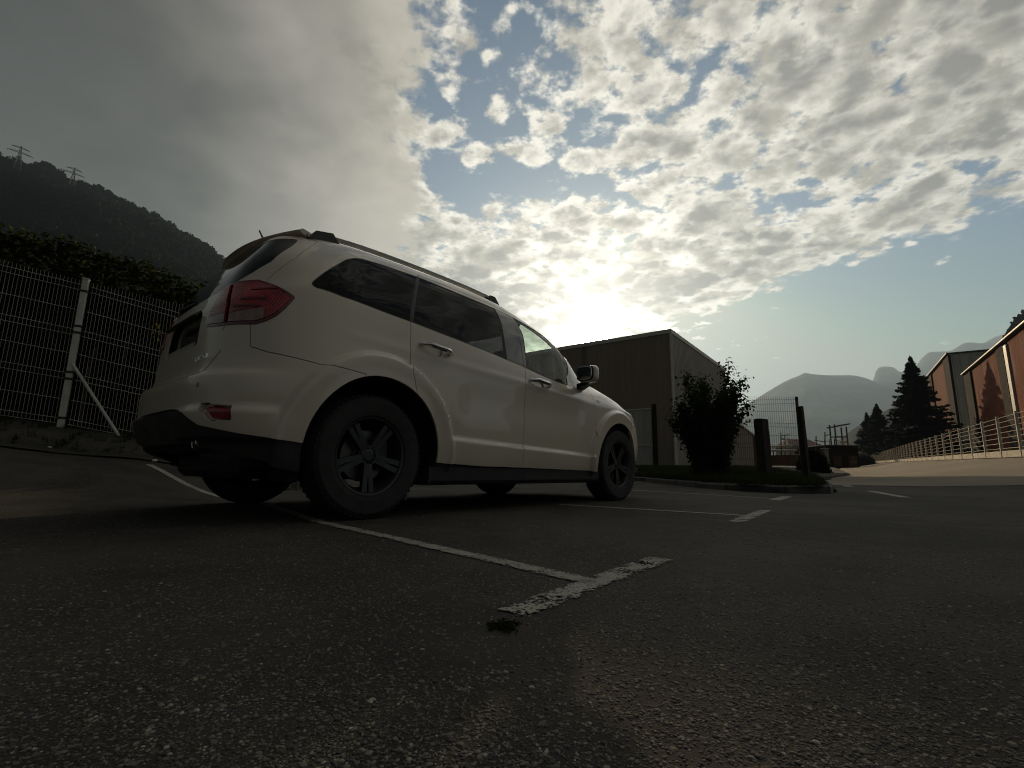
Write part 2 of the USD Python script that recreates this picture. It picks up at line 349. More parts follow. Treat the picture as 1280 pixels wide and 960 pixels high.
# materials of the ground
g = G(); o = g.pos()
big = g.noise(o, .55, 5.0, .6); mid = g.noise(o, 4.0, 4.0, .6)
warp = g.vm('add', o, g.vm('scale', g.vm('subtract', g.noise(o, 60.0, 2.0, .5, out='color'), (.5, .5, .5)), scale=.012))
v1 = g.node('voronoi_texture', 'color', vector=warp, scale=95.0); d1 = g.vor(warp, 95.0); v2 = g.node('voronoi_texture', 'color', vector=warp, scale=210.0); d2 = g.vor(warp, 210.0)
r1 = g.node('separate_color', 'r', color=v1); r2 = g.node('separate_color', 'g', color=v2); r3 = g.node('separate_color', 'b', color=v1)
st1 = g.mul(g.sm(r1, .55, .98), g.sm(d1, .55, .25)); st2 = g.mul(g.sm(r2, .55, .95), g.sm(d2, .55, .25))
base = g.mix(g.sm(g.add(g.mul(big, .7), g.mul(mid, .3)), .38, .62), (.034, .0297, .0263), (.083, .071, .0585))
c = g.mix(st2, base, (.095, .086, .072)); c = g.mix(g.mul(st1, .9), c, g.mix(r3, (.19, .165, .13), (.085, .083, .080)))
h = g.add(g.add(g.mul(st1, 1.0), g.mul(st2, .55)), g.mul(g.noise(o, 500.0, 2.0), .35))
M['asphalt'] = g.make('asphalt', surface=g.pbr(base_color=c, roughness=.92, specular_ior_level=.2, normal=g.bump(h, .8, .003)))
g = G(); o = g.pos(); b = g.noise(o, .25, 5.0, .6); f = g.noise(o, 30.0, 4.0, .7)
M['road_sunlit'] = g.make('road_sunlit', surface=g.pbr(base_color=g.mix(g.sm(g.add(g.mul(b, .6), g.mul(f, .4)), .35, .65), (.16, .128, .088), (.25, .20, .14)), roughness=.9, normal=g.bump(f, .6, .006)))  # asphalt road with the warm sunlight put into its lighter colour
g = G(); o = g.pos(); b = g.noise(o, .8, 5.0, .65); f = g.noise(o, 25.0, 5.0, .7)
M['dirt'] = g.make('dirt', surface=g.pbr(base_color=g.mix(g.sm(g.add(g.mul(b, .5), g.mul(f, .5)), .35, .65), (.020, .019, .013), (.055, .048, .032)), roughness=.95, normal=g.bump(f, .8, .03)))
g = G(); o = g.pos(); b = g.noise(o, .05, 5.0, .65); f = g.noise(o, 6.0, 5.0, .7)
M['meadow'] = g.make('meadow', surface=g.pbr(base_color=g.mix(g.sm(g.add(g.mul(b, .5), g.mul(f, .5)), .35, .65), (.030, .034, .015), (.085, .075, .040)), roughness=.95, specular_ior_level=.05))
g = G(); o = g.pos(); b = g.noise(o, 7.0, 5.0, .65); f = g.noise(o, 160.0, 4.0, .7)
M['line_paint'] = g.make('line_paint', surface=g.pbr(base_color=g.mix(g.sm(g.add(g.mul(b, .4), g.mul(f, .6)), .33, .62), (.16, .148, .125), (.44, .415, .35)), roughness=.8, normal=g.bump(f, .7, .003)))
# far and wide: one sheet to the horizon
rr = np.r_[0, np.geomspace(.5, 9000, 150)]; th = np.linspace(0, 2 * math.pi, 181)[:-1]
X, Y = rr[:, None] * np.sin(th), rr[:, None] * np.cos(th); Z = gz(X, Y) - .03 - .05 * sst(1, 12, rr)[:, None]
idx = np.arange(len(rr) * 180).reshape(-1, 180); A, B, C, D = idx[:-1], np.roll(idx[:-1], -1, 1), idx[1:], np.roll(idx[1:], -1, 1)
F = np.vstack([np.stack([A, C, B], -1).reshape(-1, 3), np.stack([B, C, D], -1).reshape(-1, 3)])
solo('ground', trimesh.Trimesh(np.stack([X, Y, Z], -1).reshape(-1, 3), F[:, ::-1] if True else F, process=False), M['meadow'], kind='structure', smooth=True)
if True:
    m_ = stage.GetPrimAtPath('/World/ground'); 
def pl(a, n): return (a * .556 + n * .831, a * .831 - n * .556)
verge = sg.Polygon([(-1.0, 17.5), (2.2, 14.8), (3.30, 12.6), (3.45, 8.6), (3.62, 7.6), (4.0, 7.15), (4.55, 7.25), (5.2, 8.1), (5.9, 9.3), (6.7, 11), (8.6, 14), pl(24, .2), pl(60, -.6), (10, 60), (-14, 40), (-9, 24)])
lot = sg.Polygon([(-12, -8), (16, -8), pl(4, 11), pl(12.5, 8), pl(12.5, -.5), pl(9.4, -1.8), (6.7, 16), (-1, 18), (-9, 14)])
edge_p = [(x, (6.30 + .363 * x + .05 * math.sin(x * 3.1)) / .932) for x in np.linspace(-12, -2.6, 30)]
lot = lot.difference(sg.Polygon(edge_p + [(-3.2, 7.5), (-2.0, 12), (-9, 22), (-20, 12)])).difference(verge.buffer(.10))
lotp = thing('parking_lot', kind='structure')
part(lotp, 'asphalt', sheet(lot, .3, .0), M['asphalt'], True)
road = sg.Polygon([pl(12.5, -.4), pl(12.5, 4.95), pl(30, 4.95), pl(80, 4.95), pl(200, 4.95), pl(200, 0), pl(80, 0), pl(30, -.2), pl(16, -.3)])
solo('road', sheet(road, 1.5, .004), M['road_sunlit'], kind='structure', smooth=True)
bank = sg.Polygon([(x, y - .10) for x, y in edge_p] + [(-2.2, 7.6), (-1.4, 12), (-8, 22), (-22, 14)])
bank = bank.difference(lot.buffer(-.12))
solo('earth_bank', sheet(bank, .25, .012, lambda x, y: gz(x, y) + .035 * (fbm(np.stack([x * 2.3, y * 2.3, 0 * x], -1), 4, 3) - .35)), M['dirt'], kind='structure', smooth=True)
def verge_z(x, y):
    d = shapely.distance(verge.exterior, shapely.points(x, y)); return gz(x, y) + .10 + .16 * sst(0, 2.2, d) + .05 * (fbm(np.stack([x * 1.3, y * 1.3, 0 * x], -1), 4, 5) - .5)
solo('grass_verge_ground', sheet(verge, .5, 0, verge_z), M['dirt'], kind='structure', smooth=True)
# kerb of the verge: stones laid end to end
kerb = thing('kerb', kind='structure')
ring = sg.LineString(list(verge.exterior.coords)[1:12]); L = ring.length
s0 = 0.0; k = 0
while s0 < min(L - 1, 34):
    a, b = ring.interpolate(s0 + .006), ring.interpolate(s0 + .994); d = np.array([b.x - a.x, b.y - a.y]); ln = np.hypot(*d); mid = np.array([(a.x + b.x) / 2, (a.y + b.y) / 2])
    m = box(ln, .12, .20, bev=.02); m.apply_transform(trimesh.transformations.rotation_matrix(math.atan2(d[1], d[0]), [0, 0, 1])); m.apply_translation((*mid, float(gz(*mid)) + rng.uniform(-.004, .004)))
    part(kerb, 'kerbstone', m, M['kerb_dark']); s0 += 1.0; k += 1
# painted bay lines, worn through where the stones stand proud
def stripe(name, p, q, w, wear=.5, seed=0, cell=.008, curve=0.0, parent=lotp):
    p, q = np.array(p[:2], float), np.array(q[:2], float); d = q - p; Ln = np.hypot(*d); d /= Ln; e = np.array([-d[1], d[0]])
    cx = max(cell, Ln / 700); nx, ny = int(Ln / cx), max(3, int(w / cell)); u = (np.arange(nx + 1)) * cx; v = np.linspace(-w / 2, w / 2, ny + 1)
    uc, vc = np.meshgrid(u[:-1] + cx / 2, v[:-1] + w / ny / 2, indexing='ij'); P = np.stack([uc * 150, vc * 170, 0 * uc], -1)
    nz = .6 * fbm(P, 4, seed) + .4 * fbm(P * .13, 3, seed + 9); edge = (np.abs(vc) / (w / 2)) ** 3 * .17
    keep = nz - edge > .27 + .13 * (wear - .5)
    uu, vv = np.meshgrid(u, v, indexing='ij'); xy = p + uu[..., None] * d + (vv + curve * (4 * uu / Ln * (1 - uu / Ln)))[..., None] * e
    V = np.c_[xy.reshape(-1, 2), gz(xy[..., 0], xy[..., 1]).ravel() + .004]; idx = np.arange(len(V)).reshape(nx + 1, ny + 1)
    i, j = np.nonzero(keep); a, b, c, dd = idx[i, j], idx[i + 1, j], idx[i + 1, j + 1], idx[i, j + 1]
    m = trimesh.Trimesh(V, np.vstack([np.stack([a, b, c], 1), np.stack([a, c, dd], 1)]), process=False); m.remove_unreferenced_vertices()
    return part(parent, name, m, M['line_paint'])
H = lambda px, py: hit(px, py)[:2]
stripe('bay_line', H(741, 729), H(400, 653), .070, 1.3, 1, .005)
for (a_, b_), sd in ((((400, 653), (318, 626)), 2), (((318, 626), (186, 581)), 12)): stripe('bay_line', H(*a_), H(*b_), .072, .8, sd, .010)
stripe('bay_cross_line', H(640, 768), H(826, 699), .085, 1.7, 3, .004)
stripe('bay_line', H(932, 645), H(700, 631), .065, .9, 4, .010)
stripe('bay_cross_line', H(920, 653), H(957, 638), .095, 1.6, 5, .010)
stripe('bay_line', H(976, 624), H(792, 613), .07, .9, 6, .012)
stripe('bay_cross_line', H(968, 625.5), H(984, 621), .12, .9, 7, .012)
stripe('edge_dash', H(1088, 614), H(1132, 622), .13, .4, 8, .02)
stripe('edge_dash', H(1046, 604), H(1063, 608.5), .16, .4, 9, .02)
stripe('edge_dash', H(1032, 600.5), H(1042, 602.5), .2, .4, 10, .03)
# loose and half-bedded chippings of the worn surface
def instancer(name, protos, mats, pos, idx, scl, quat=None, kind='stuff', label=None, cat=None, parent='/World'):
    path = uniq(parent, name); pi = UsdGeom.PointInstancer.Define(stage, path); rel = pi.CreatePrototypesRel()
    for k, (m, mt, sm) in enumerate(zip(protos, mats, [False] * len(protos))):
        pp = f'{path}/prototypes/piece' + (f'_{k:03d}' if k else ''); usdkit.mesh(stage, pp, m, mt, smooth=sm); rel.AddTarget(pp)
    pi.CreatePositionsAttr(Vt.Vec3fArray.FromNumpy(np.asarray(pos, np.float32))); pi.CreateProtoIndicesAttr(Vt.IntArray.FromNumpy(np.asarray(idx, np.int32)))
    pi.CreateScalesAttr(Vt.Vec3fArray.FromNumpy(np.asarray(scl, np.float32)))
    if quat is None:
        a = rng.uniform(0, 2 * math.pi, len(pos)); quat = np.stack([0 * a, 0 * a, np.sin(a / 2), np.cos(a / 2)], 1)
    pi.CreateOrientationsAttr(Vt.QuathArray.FromNumpy(np.asarray(quat, np.float16)))
    tag(pi, label, cat, kind=kind); return path
for nm, col in (('chip_grey', (.10, .094, .084)), ('chip_tan', (.18, .15, .11)), ('chip_dark', (.04, .038, .036)), ('chip_pale', (.30, .27, .22))): simple(nm, col, .8, var=.35, vs=200.0)
chips = []
for k in range(8):
    m = trimesh.creation.icosphere(1); r = np.random.default_rng(k); m.vertices *= 1 + .35 * (r.random((len(m.vertices), 1)) - .5); m.vertices *= [1, r.uniform(.6, .95), r.uniform(.35, .6)]; chips.append(m)
cm = [M[x] for x in ('chip_grey', 'chip_tan', 'chip_dark', 'chip_pale', 'chip_grey', 'chip_dark', 'chip_tan', 'chip_dark')]
N = 150000; r = .32 * (5.5 / .32) ** (rng.random(N) ** .8); t = rng.uniform(-.95, .95, N); x, y = r * np.sin(t), r * np.cos(t)
dens = fbm(np.stack([x * 2.2, y * 2.2, 0 * x], -1), 4, 21); keep = (rng.random(N) < np.clip((dens - .22) * 2.8, .2, 1)) & shapely.contains_xy(lot, x, y); x, y = x[keep], y[keep]
s = np.clip(rng.lognormal(math.log(.00155), .42, len(x)), .0008, .0045)
instancer('asphalt_chippings', chips, cm, np.c_[x, y, gz(x, y) + .0002], rng.choice(8, len(x), p=[.19, .13, .20, .03, .17, .13, .07, .08]), np.c_[s, s, s], label='stone chippings worn out of the dark asphalt', cat='chippings')

# ------------------------------------------------------------ hills and mountains
def ridge(name, pts, depth, foot, mat, back=1.6, rough=.02, seed=0, kind='structure', sub=14, cliffs=0.0):
    """a range whose skyline passes through sighted points; it falls forward to the valley floor and away behind"""
    px = np.linspace(pts[0][0], pts[-1][0], sub * len(pts)); py = PchipInterpolator(*zip(*pts))(px)
    dep = np.interp(px, [pts[0][0], pts[-1][0]], depth); R_ = np.array([at_px(a, b, d) for a, b, d in zip(px, py, dep)])
    rows = []
    for u in np.r_[np.linspace(0, 1, 26), 1.25, back]:
        if u <= 1:
            f = foot + (1 - foot) * u; base = R_ * [f, f, 0]; prof = u ** 1.15
            z = gz(base[:, 0], base[:, 1]) * (1 - u) - 4 * (1 - u) + R_[:, 2] * prof
        else: base = R_ * [u, u, 0]; z = R_[:, 2] * max(0, 1 - (u - 1) / (back - 1)) - 5
        amp = rough * R_[:, 2].max() * (np.sin(math.pi * min(u, 1)) if u < 1 else 0)
        nz = fbm(np.stack([base[:, 0], base[:, 1], 0 * z], -1) / (R_[:, 2].max() * .35), 6, seed) - .5
        rows.append(np.c_[base[:, :2], z + 4.5 * amp * nz])
    V = np.array(rows); nu, nx = V.shape[:2]; idx = np.arange(nu * nx).reshape(nu, nx); A, B, C, D = idx[:-1, :-1], idx[:-1, 1:], idx[1:, :-1], idx[1:, 1:]
    F = np.vstack([np.stack([A, B, C], -1).reshape(-1, 3), np.stack([B, D, C], -1).reshape(-1, 3)])
    m = trimesh.Trimesh(V.reshape(-1, 3), F, process=False)
    solo(name, m, mat, kind=kind, smooth=True); return m, V
g = G(); o = g.pos(); b = g.noise(o, .004, 7.0, .65); f = g.noise(o, .03, 5.0, .7)
M['mountain'] = g.make('mountain', surface=g.pbr(base_color=g.mix(g.sm(g.add(g.mul(b, .6), g.mul(f, .4)), .40, .60), (.035, .045, .028), (.15, .145, .125)), roughness=.95, specular_ior_level=.02, normal=g.bump(g.add(b, g.mul(f, .3)), .8, 40.0)))
g = G(); o = g.pos(); b = g.noise(o, .012, 6.0, .65)
M['forest_floor'] = g.make('forest_floor', surface=g.pbr(base_color=g.mix(g.sm(b, .35, .65), (.006, .009, .005), (.020, .023, .010)), roughness=.95, specular_ior_level=.02))
hill, HV = ridge('wooded_hillside', [(-420, 150), (-260, 168), (-120, 176), (-40, 196), (0, 204), (22, 209), (34, 214), (50, 212), (72, 221), (90, 232), (110, 238), (135, 247), (160, 261), (190, 274), (215, 289), (240, 304), (265, 320), (290, 337), (330, 366), (380, 405), (440, 455), (520, 530), (600, 575)], (430, 640), .22, M['forest_floor'], seed=4, sub=8)
ridge('mountain_range', [(560, 570), (700, 566), (800, 560), (870, 540), (905, 521), (935, 505), (962, 488), (985, 475), (1000, 469), (1006, 466), (1018, 468), (1040, 469), (1062, 469), (1080, 472), (1095, 478), (1130, 500), (1180, 530), (1250, 560)], (4900, 5300), .45, M['mountain'], rough=.06, seed=8)
ridge('mountain_range', [(1040, 540), (1075, 500), (1092, 474), (1096, 462), (1104, 458), (1116, 459), (1126, 465), (1140, 462), (1154, 446), (1163, 440), (1185, 439), (1210, 428), (1227, 429), (1244, 421), (1262, 417), (1300, 420), (1360, 430), (1450, 442), (1600, 455)], (5900, 5700), .5, M['mountain'], rough=.06, seed=12)
ridge('valley_side_hill', [(990, 584), (1035, 562), (1060, 541), (1085, 525), (1110, 512), (1140, 500), (1180, 492), (1230, 486), (1300, 480), (1400, 470)], (1150, 1000), .45, M['forest_floor'], rough=.05, seed=15)
hr, HRV = ridge('right_hillside', [(1244, 470), (1256, 440), (1264, 418), (1270, 411), (1276, 405), (1284, 398), (1320, 380), (1400, 350), (1550, 330)], (330, 300), .40, M['forest_floor'], rough=.03, seed=18, sub=8)
# woods on the hillside: crowns of leaf clumps
def crown_proto(seed, n=150, spire=0.0):
    r = np.random.default_rng(seed); V, F = [], []
    for k in range(n):
        d = r.normal(size=3); d /= np.linalg.norm(d); rad = .55 + .45 * r.random(); c = d * rad * [1, 1, 1.1] * (1 - spire * max(0, d[2]) * .5)
        a = r.normal(size=3); a /= np.linalg.norm(a); b = np.cross(a, d); b /= max(np.linalg.norm(b), 1e-6); s = r.uniform(.16, .30)
        V += [c + a * s, c + b * s, c - a * s * .9 + d * .05, c - b * s]; i = 4 * k; F += [[i, i + 1, i + 2], [i, i + 2, i + 3]]
    return trimesh.Trimesh(np.array(V) + [0, 0, .6], F, process=False)
def woods(name, V, n, lo, hi, seed, label, umin=.05):
    r = np.random.default_rng(seed); nu, nx = V.shape[:2]; u = umin + (25 - umin) * r.random(n) ** .8; w = r.random(n) * (nx - 1.001)
    u[: n // 5] = r.uniform(23.5, 25.4, n // 5); big_ = np.arange(n) < n // 14
    i, j = u.astype(int), w.astype(int); a, b = (u - i)[:, None], (w - j)[:, None]
    P = (V[i, j] * (1 - a) + V[i + 1, j] * a) * (1 - b) + (V[i, j + 1] * (1 - a) + V[i + 1, j + 1] * a) * b
    s = r.uniform(lo, hi, n) * np.where(big_, r.uniform(1, 1.7, n), 1); instancer(name, [crown_proto(k, 150, .4 * (k % 2)) for k in range(5)], [M['forest_leaf']] * 5, P, r.integers(0, 5, n), np.c_[s, s, s * r.uniform(.9, 1.5, n)], label=label, cat='woodland')
woods('hillside_forest', HV, 20000, 1.6, 3.8, 31, 'dense dark woodland covering the steep hillside behind the hedge', 6)
woods('right_hill_forest', HRV, 5000, 1.3, 2.8, 32, 'dark treetops on the hill above the red hall at the right edge', 6)
# two lattice pylons on the ridge
def pylon(px, py, depth, h, label, rot):
    b = at_px(px, py, depth); t = thing('electricity_pylon', label, 'pylon', b - [0, 0, 1.0], rot, group='pylons on the hilltop')
    wid = lambda z: 2.4 * (1 - z / h) ** 1.2 + .35; zs = np.linspace(0, h, 9); cs = ((-1, -1), (1, -1), (1, 1), (-1, 1))
    for sx, sy in cs: part(t, 'leg', tube([(sx * wid(z), sy * wid(z), z) for z in zs], .26, 5), M['steel_grey'])
    br = []
    for a, b2 in zip(zs[:-1], zs[1:]):
        for k in range(4):
            p, q = cs[k], cs[(k + 1) % 4]; br += [bar((p[0] * wid(a), p[1] * wid(a), a), (q[0] * wid(b2), q[1] * wid(b2), b2), .12, 4), bar((q[0] * wid(a), q[1] * wid(a), a), (p[0] * wid(b2), p[1] * wid(b2), b2), .12, 4)]
    part(t, 'lattice_bracing', cat(br), M['steel_grey'])
    for z, l in ((h * .74, h * .36), (h * .94, h * .26)):
        part(t, 'cross_arm', cat([bar((-l, 0, z), (l, 0, z), .36, 5), bar((-l, 0, z), (0, 0, z + h * .07), .2, 5), bar((l, 0, z), (0, 0, z + h * .07), .2, 5)]), M['steel_grey'])
        for s_ in (-1, 1): part(t, 'insulator', bar((s_ * l, 0, z), (s_ * l, 0, z - h * .07), .12, 5), M['steel_grey'])
    part(t, 'earth_wire_peak', bar((0, 0, h), (0, 0, h * 1.07), .15, 5), M['steel_grey'])
pylon(21, 211, 440, 25, 'larger steel pylon at the far left of the ridge', .9)
pylon(89, 235, 475, 24, 'smaller steel pylon lower on the ridge, right of the other one', .9)
# ------------------------------------------------------------ fences
def wire_mesh(p, q, h, zf, sx=.036, rv=.0021, folds=((.985, .945), (.80,), (.66, .62), (.49,), (.35, .31), (.17,), (.04, .005)), spikes=.03, fold=.006):
    """welded panel between two ground points: upright wires that follow the folds, and cross wires"""
    p, q = np.asarray(p, float), np.asarray(q, float); d = q - p; L = np.hypot(*d); d /= L; nrm = np.array([d[1], -d[0]]); out = []
    fz = [0]; fo = [0]
    hs = sorted([(np.mean(f), len(f)) for f in folds])
    for z, n in hs:
        if n == 2 and .1 < z < .93: fz += [z - .045, z, z + .045]; fo += [0, fold, 0]
    fz.append(1 + spikes / h); fo.append(0)
    def off(z): return np.interp(z, fz, fo)
    n = int(L / sx)
    for k in range(n + 1):
        u = (k + .5) * L / (n + 1); b = p + d * u; z0 = zf(*b)
        out.append(tube([(*(b + nrm * o), z0 + z * h) for z, o in zip(fz, fo)], rv, 4, False))
    for f in folds:
        for z in f:
            a, b = p + nrm * (off(z) + .005), q + nrm * (off(z) + .005); out.append(bar((*a, zf(*p) + z * h), (*b, zf(*q) + z * h), rv * 1.15, 4))
    return cat(out)
fz_ = lambda x, y: float(gz(x, y)) + .05
FP = [np.array(at_px(px, 400, dp)[:2]) for px, dp in ((-330, 4.25), (-150, 4.9), (100, 5.68))]
dir_ = FP[2] - FP[1]; dir_ /= np.hypot(*dir_)
FP = [FP[2] - dir_ * 5.06, FP[2] - dir_ * 2.53, FP[2], FP[2] + dir_ * 2.53]
d2 = np.array([.60, .80]); FP += [FP[3] + d2 * 2.53, FP[3] + d2 * 5.06]
# at the fence the ground is set by what is sighted: the panel's foot
wf = thing('wire_fence', 'white welded wire fence on posts in front of the dark hedge', 'fence')
for k, (a, b) in enumerate(zip(FP[:-1], FP[1:])):
    u = (b - a) / np.hypot(*(b - a)); part(wf, 'wire_panel', wire_mesh(a + u * .05, b - u * .05, 1.72, fz_), M['fence_white'])
for k, a in enumerate(FP):
    z = float(gz(*a)); ang = math.atan2(dir_[1], dir_[0]); T = trimesh.transformations.rotation_matrix(ang, [0, 0, 1])
    fwd = np.array([dir_[1], -dir_[0]]) * .035
    m = box(.062, .062, 1.86, (0, 0, .88), .006); m.apply_transform(T); m.apply_translation((*(a + fwd), z)); ps = part(wf, 'post', m, M['fence_post_white'])
    m = box(.072, .072, .02, (0, 0, 1.815), .006); m.apply_transform(T); m.apply_translation((*(a + fwd), z)); part(ps, 'post_cap', m, M['fence_post_white'])
    for zz in (.12, .58, .66, 1.14, 1.22, 1.66):
        m = box(.070, .078, .03, (0, .004, zz), .003); m.apply_transform(T); m.apply_translation((*(a + fwd), z)); part(ps, 'clamp', m, M['black_plastic'])
br = FP[2] + np.array([dir_[1], -dir_[0]]) * .05
part(wf, 'brace', bar((*br, float(gz(*FP[2])) + .78), (*(FP[2] + dir_ * .62 + np.array([dir_[1], -dir_[0]]) * .30), float(gz(*(FP[2] + dir_ * .62))) - .05), .017, 8), M['fence_post_white'])
# dark mesh panel between the bush and the timber posts
df = thing('dark_wire_fence', 'dark green wire mesh panel standing between the bush and the slim dark post', 'fence')
A, B = at_px(905, 560, 10.4)[:2], at_px(1001, 560, 9.6)[:2]; zf2 = lambda x, y: float(verge_z(np.array([x]), np.array([y]))[0]) + .06
hB = at_px(1001, 498, 9.6)[2] - zf2(*B)
part(df, 'wire_panel', wire_mesh(A, B, hB, zf2, .040, .0024, folds=((.985, .93), (.83,), (.68, .63), (.52,), (.40, .35), (.2,), (.05, .01))), M['fence_dark'])
ps = bar((*B, zf2(*B) - .1), (*(B + [0, 0]), zf2(*B) + hB + .03), .028, 8); part(df, 'post', ps, M['fence_dark'])
# old railway sleepers set upright as gate posts
def sleeper(px, w, t, h, depth, label, lean, name='timber_post'):
    b = at_px(px, 590, depth); z = float(verge_z(np.array([b[0]]), np.array([b[1]]))[0]); m = box(w, t, h + .3, (0, 0, h / 2 - .15)); m = m.subdivide().subdivide().subdivide()
    v = m.vertices; nz = fbm(v * [9, 9, 3] + px, 4, int(px)) - .5; v[:, :2] *= (1 + .16 * nz)[:, None]; v[:, 2] += .05 * nz * (v[:, 2] > h * .9)
    m.vertices = v; tp = thing(name, label, 'post', (b[0], b[1], z), .55, group='upright timbers beside the verge', rot=None)
    part(tp, 'timber', m.apply_transform(trimesh.transformations.rotation_matrix(lean, [0, 1, 0])), M['sleeper_wood'])
    return b
sleeper(957, .20, .17, at_px(957, 520, 9.3)[2] - .26, 9.3, 'thick weathered timber post left of the mesh panel end', -.03)
sleeper(1009, .095, .09, at_px(1008, 504, 9.3)[2] - .22, 9.3, 'slim dark timber post with the mesh panel tied to it', -.045)
# pale post-and-wire fence along the far side of the road
rf = thing('roadside_fence', 'long pale post and wire fence along the sunlit road', 'fence')
nF = 5.0; As = np.arange(18.0, 130, 2.4); H_ = 1.50
for k, a in enumerate(As):
    x, y = pl(a, nF); z = float(gz(x, y))
    m = hull([[sx * .05, sy * .05, zz] if zz < 1.4 else [sx * .042, sy * .042, zz] for sx in (-1, 1) for sy in (-1, 1) for zz in (-.2, H_ - .02, H_ + .03)]); m.apply_transform(trimesh.transformations.rotation_matrix(.98, [0, 0, 1])); m.apply_translation((x, y, z)); part(rf, 'concrete_post', m, M['concrete_pale'])
    if k + 1 < len(As):
        x2, y2 = pl(As[k + 1], nF); z2 = float(gz(x2, y2)); w = [bar((x, y, z + hh), (x2, y2, z2 + hh), .011, 4) for hh in (.34, .53, .72, .91, 1.10, 1.28, 1.45)]; part(rf, 'wire_strands', cat(w), M['concrete_pale'])
        d = np.array([x2 - x, y2 - y]); mid = [(x + x2) / 2, (y + y2) / 2]
        m = box(np.hypot(*d) - .13, .06, .32, (0, 0, .09), .01); sh = np.eye(4); m.vertices[:, 2] += m.vertices[:, 0] * (z2 - z) / np.hypot(*d); m.apply_transform(trimesh.transformations.rotation_matrix(math.atan2(d[1], d[0]), [0, 0, 1])); m.apply_translation((*mid, (z + z2) / 2)); part(rf, 'gravel_board', m, M['concrete_pale'])
far_verge = sg.Polygon([pl(14, 4.92), pl(200, 4.92), pl(200, 36), pl(14, 36)])
g = G(); o = g.pos(); b = g.noise(o, .4, 5.0, .65); f = g.noise(o, 12.0, 5.0, .7)
M['dry_grass'] = g.make('dry_grass', surface=g.pbr(base_color=g.mix(g.sm(g.add(g.mul(b, .5), g.mul(f, .5)), .35, .65), (.050, .044, .020), (.12, .098, .050)), roughness=.95, normal=g.bump(f, .8, .05)))
solo('roadside_grass_ground', sheet(far_verge, 3.0, .03), M['dry_grass'], kind='structure', smooth=True)
# ------------------------------------------------------------ buildings
def ribbed(p, q, z0, z1, pitch=.333, depth=.018):
    """one trapezoid-ribbed sheet between two plan points, outside on the right hand going p to q"""
    p, q = np.asarray(p, float), np.asarray(q, float); d = q - p; L = np.hypot(*d); d /= L; nrm = np.array([d[1], -d[0]]); pr = []
    n = max(1, int(round(L / pitch))); w = L / n
    for k in range(n):
        for u, o in ((0, 0), (.55, 0), (.65, depth), (.90, depth)): pr.append((k * w + u * w, o))
    pr.append((L, 0)); pts = [p + d * u + nrm * o for u, o in pr]; V = [(*a, z0) for a in pts] + [(*a, z1) for a in pts]; N = len(pts); F = []
    for k in range(N - 1): F += [[k, k + 1, N + k + 1], [k, N + k + 1, N + k]]
    return trimesh.Trimesh(V, F, process=False)
def wall_panels(t, name, p, q, z0, z1, mat, width=1.0, pitch=.333):
    p, q = np.asarray(p, float), np.asarray(q, float); L = np.hypot(*(q - p)); n = max(1, int(round(L / width)))
    for k in range(n):
        a, b = p + (q - p) * (k / n), p + (q - p) * ((k + 1) / n); u = (b - a) / np.hypot(*(b - a)); r = np.random.default_rng(k); o = np.array([u[1], -u[0]]) * (.004 * (k % 2))
        part(t, name, ribbed(a + u * .003 + o, b - u * .003 + o, z0, z1, pitch), M[mat])
def flash(p, q, z, w=.10, h=.22):
    p, q = np.asarray(p, float), np.asarray(q, float); d = q - p; L = np.hypot(*d); m = box(L + .06, w, h, bev=.01); m.apply_transform(trimesh.transformations.rotation_matrix(math.atan2(d[1], d[0]), [0, 0, 1])); m.apply_translation((*((p + q) / 2), z)); return m
wh = thing('warehouse', 'tall grey metal-clad warehouse with a flat roof, hiding the low sun', 'warehouse')
cor = at_px(838, 412, 24.0); ZT = cor[2]; C0 = cor[:2]; eL, eR = np.array([-.790, .613]), np.array([.59, .807])
Lc, Rc = C0 + eL * 17, C0 + eR * 11.5; Bk = Lc + eR * 11.5; zb = .1
wall_panels(wh, 'cladding_sheet', Lc, C0, zb, ZT - .05, 'warehouse_sheet'); wall_panels(wh, 'cladding_sheet', C0, Rc, zb, ZT - .05, 'warehouse_sheet_pale', 1.0, .2)
wall_panels(wh, 'cladding_sheet', Rc, Bk, zb, ZT - .05, 'warehouse_sheet', 2.0); wall_panels(wh, 'cladding_sheet', Bk, Lc, zb, ZT - .05, 'warehouse_sheet', 2.0)
pg = sg.Polygon([Lc, C0, Rc, Bk]); part(wh, 'roof', extr(pg.buffer(-.02), .12, ZT - .16), M['steel_grey'])
for a, b in ((Lc, C0), (C0, Rc), (Rc, Bk), (Bk, Lc)): part(wh, 'roof_flashing', flash(a, b, ZT - .08), M['trim_pale'])
part(wh, 'corner_trim', box(.14, .14, ZT - .3, (*C0, (ZT - .3) / 2 + .1), .01), M['trim_pale'])
for u in (5.0, 11.0): part(wh, 'downpipe', bar((*(C0 + eL * u + [-.613 * .1, -.790 * .1]), zb), (*(C0 + eL * u + [-.613 * .1, -.790 * .1]), ZT - .2), .05, 8), M['steel_grey'])
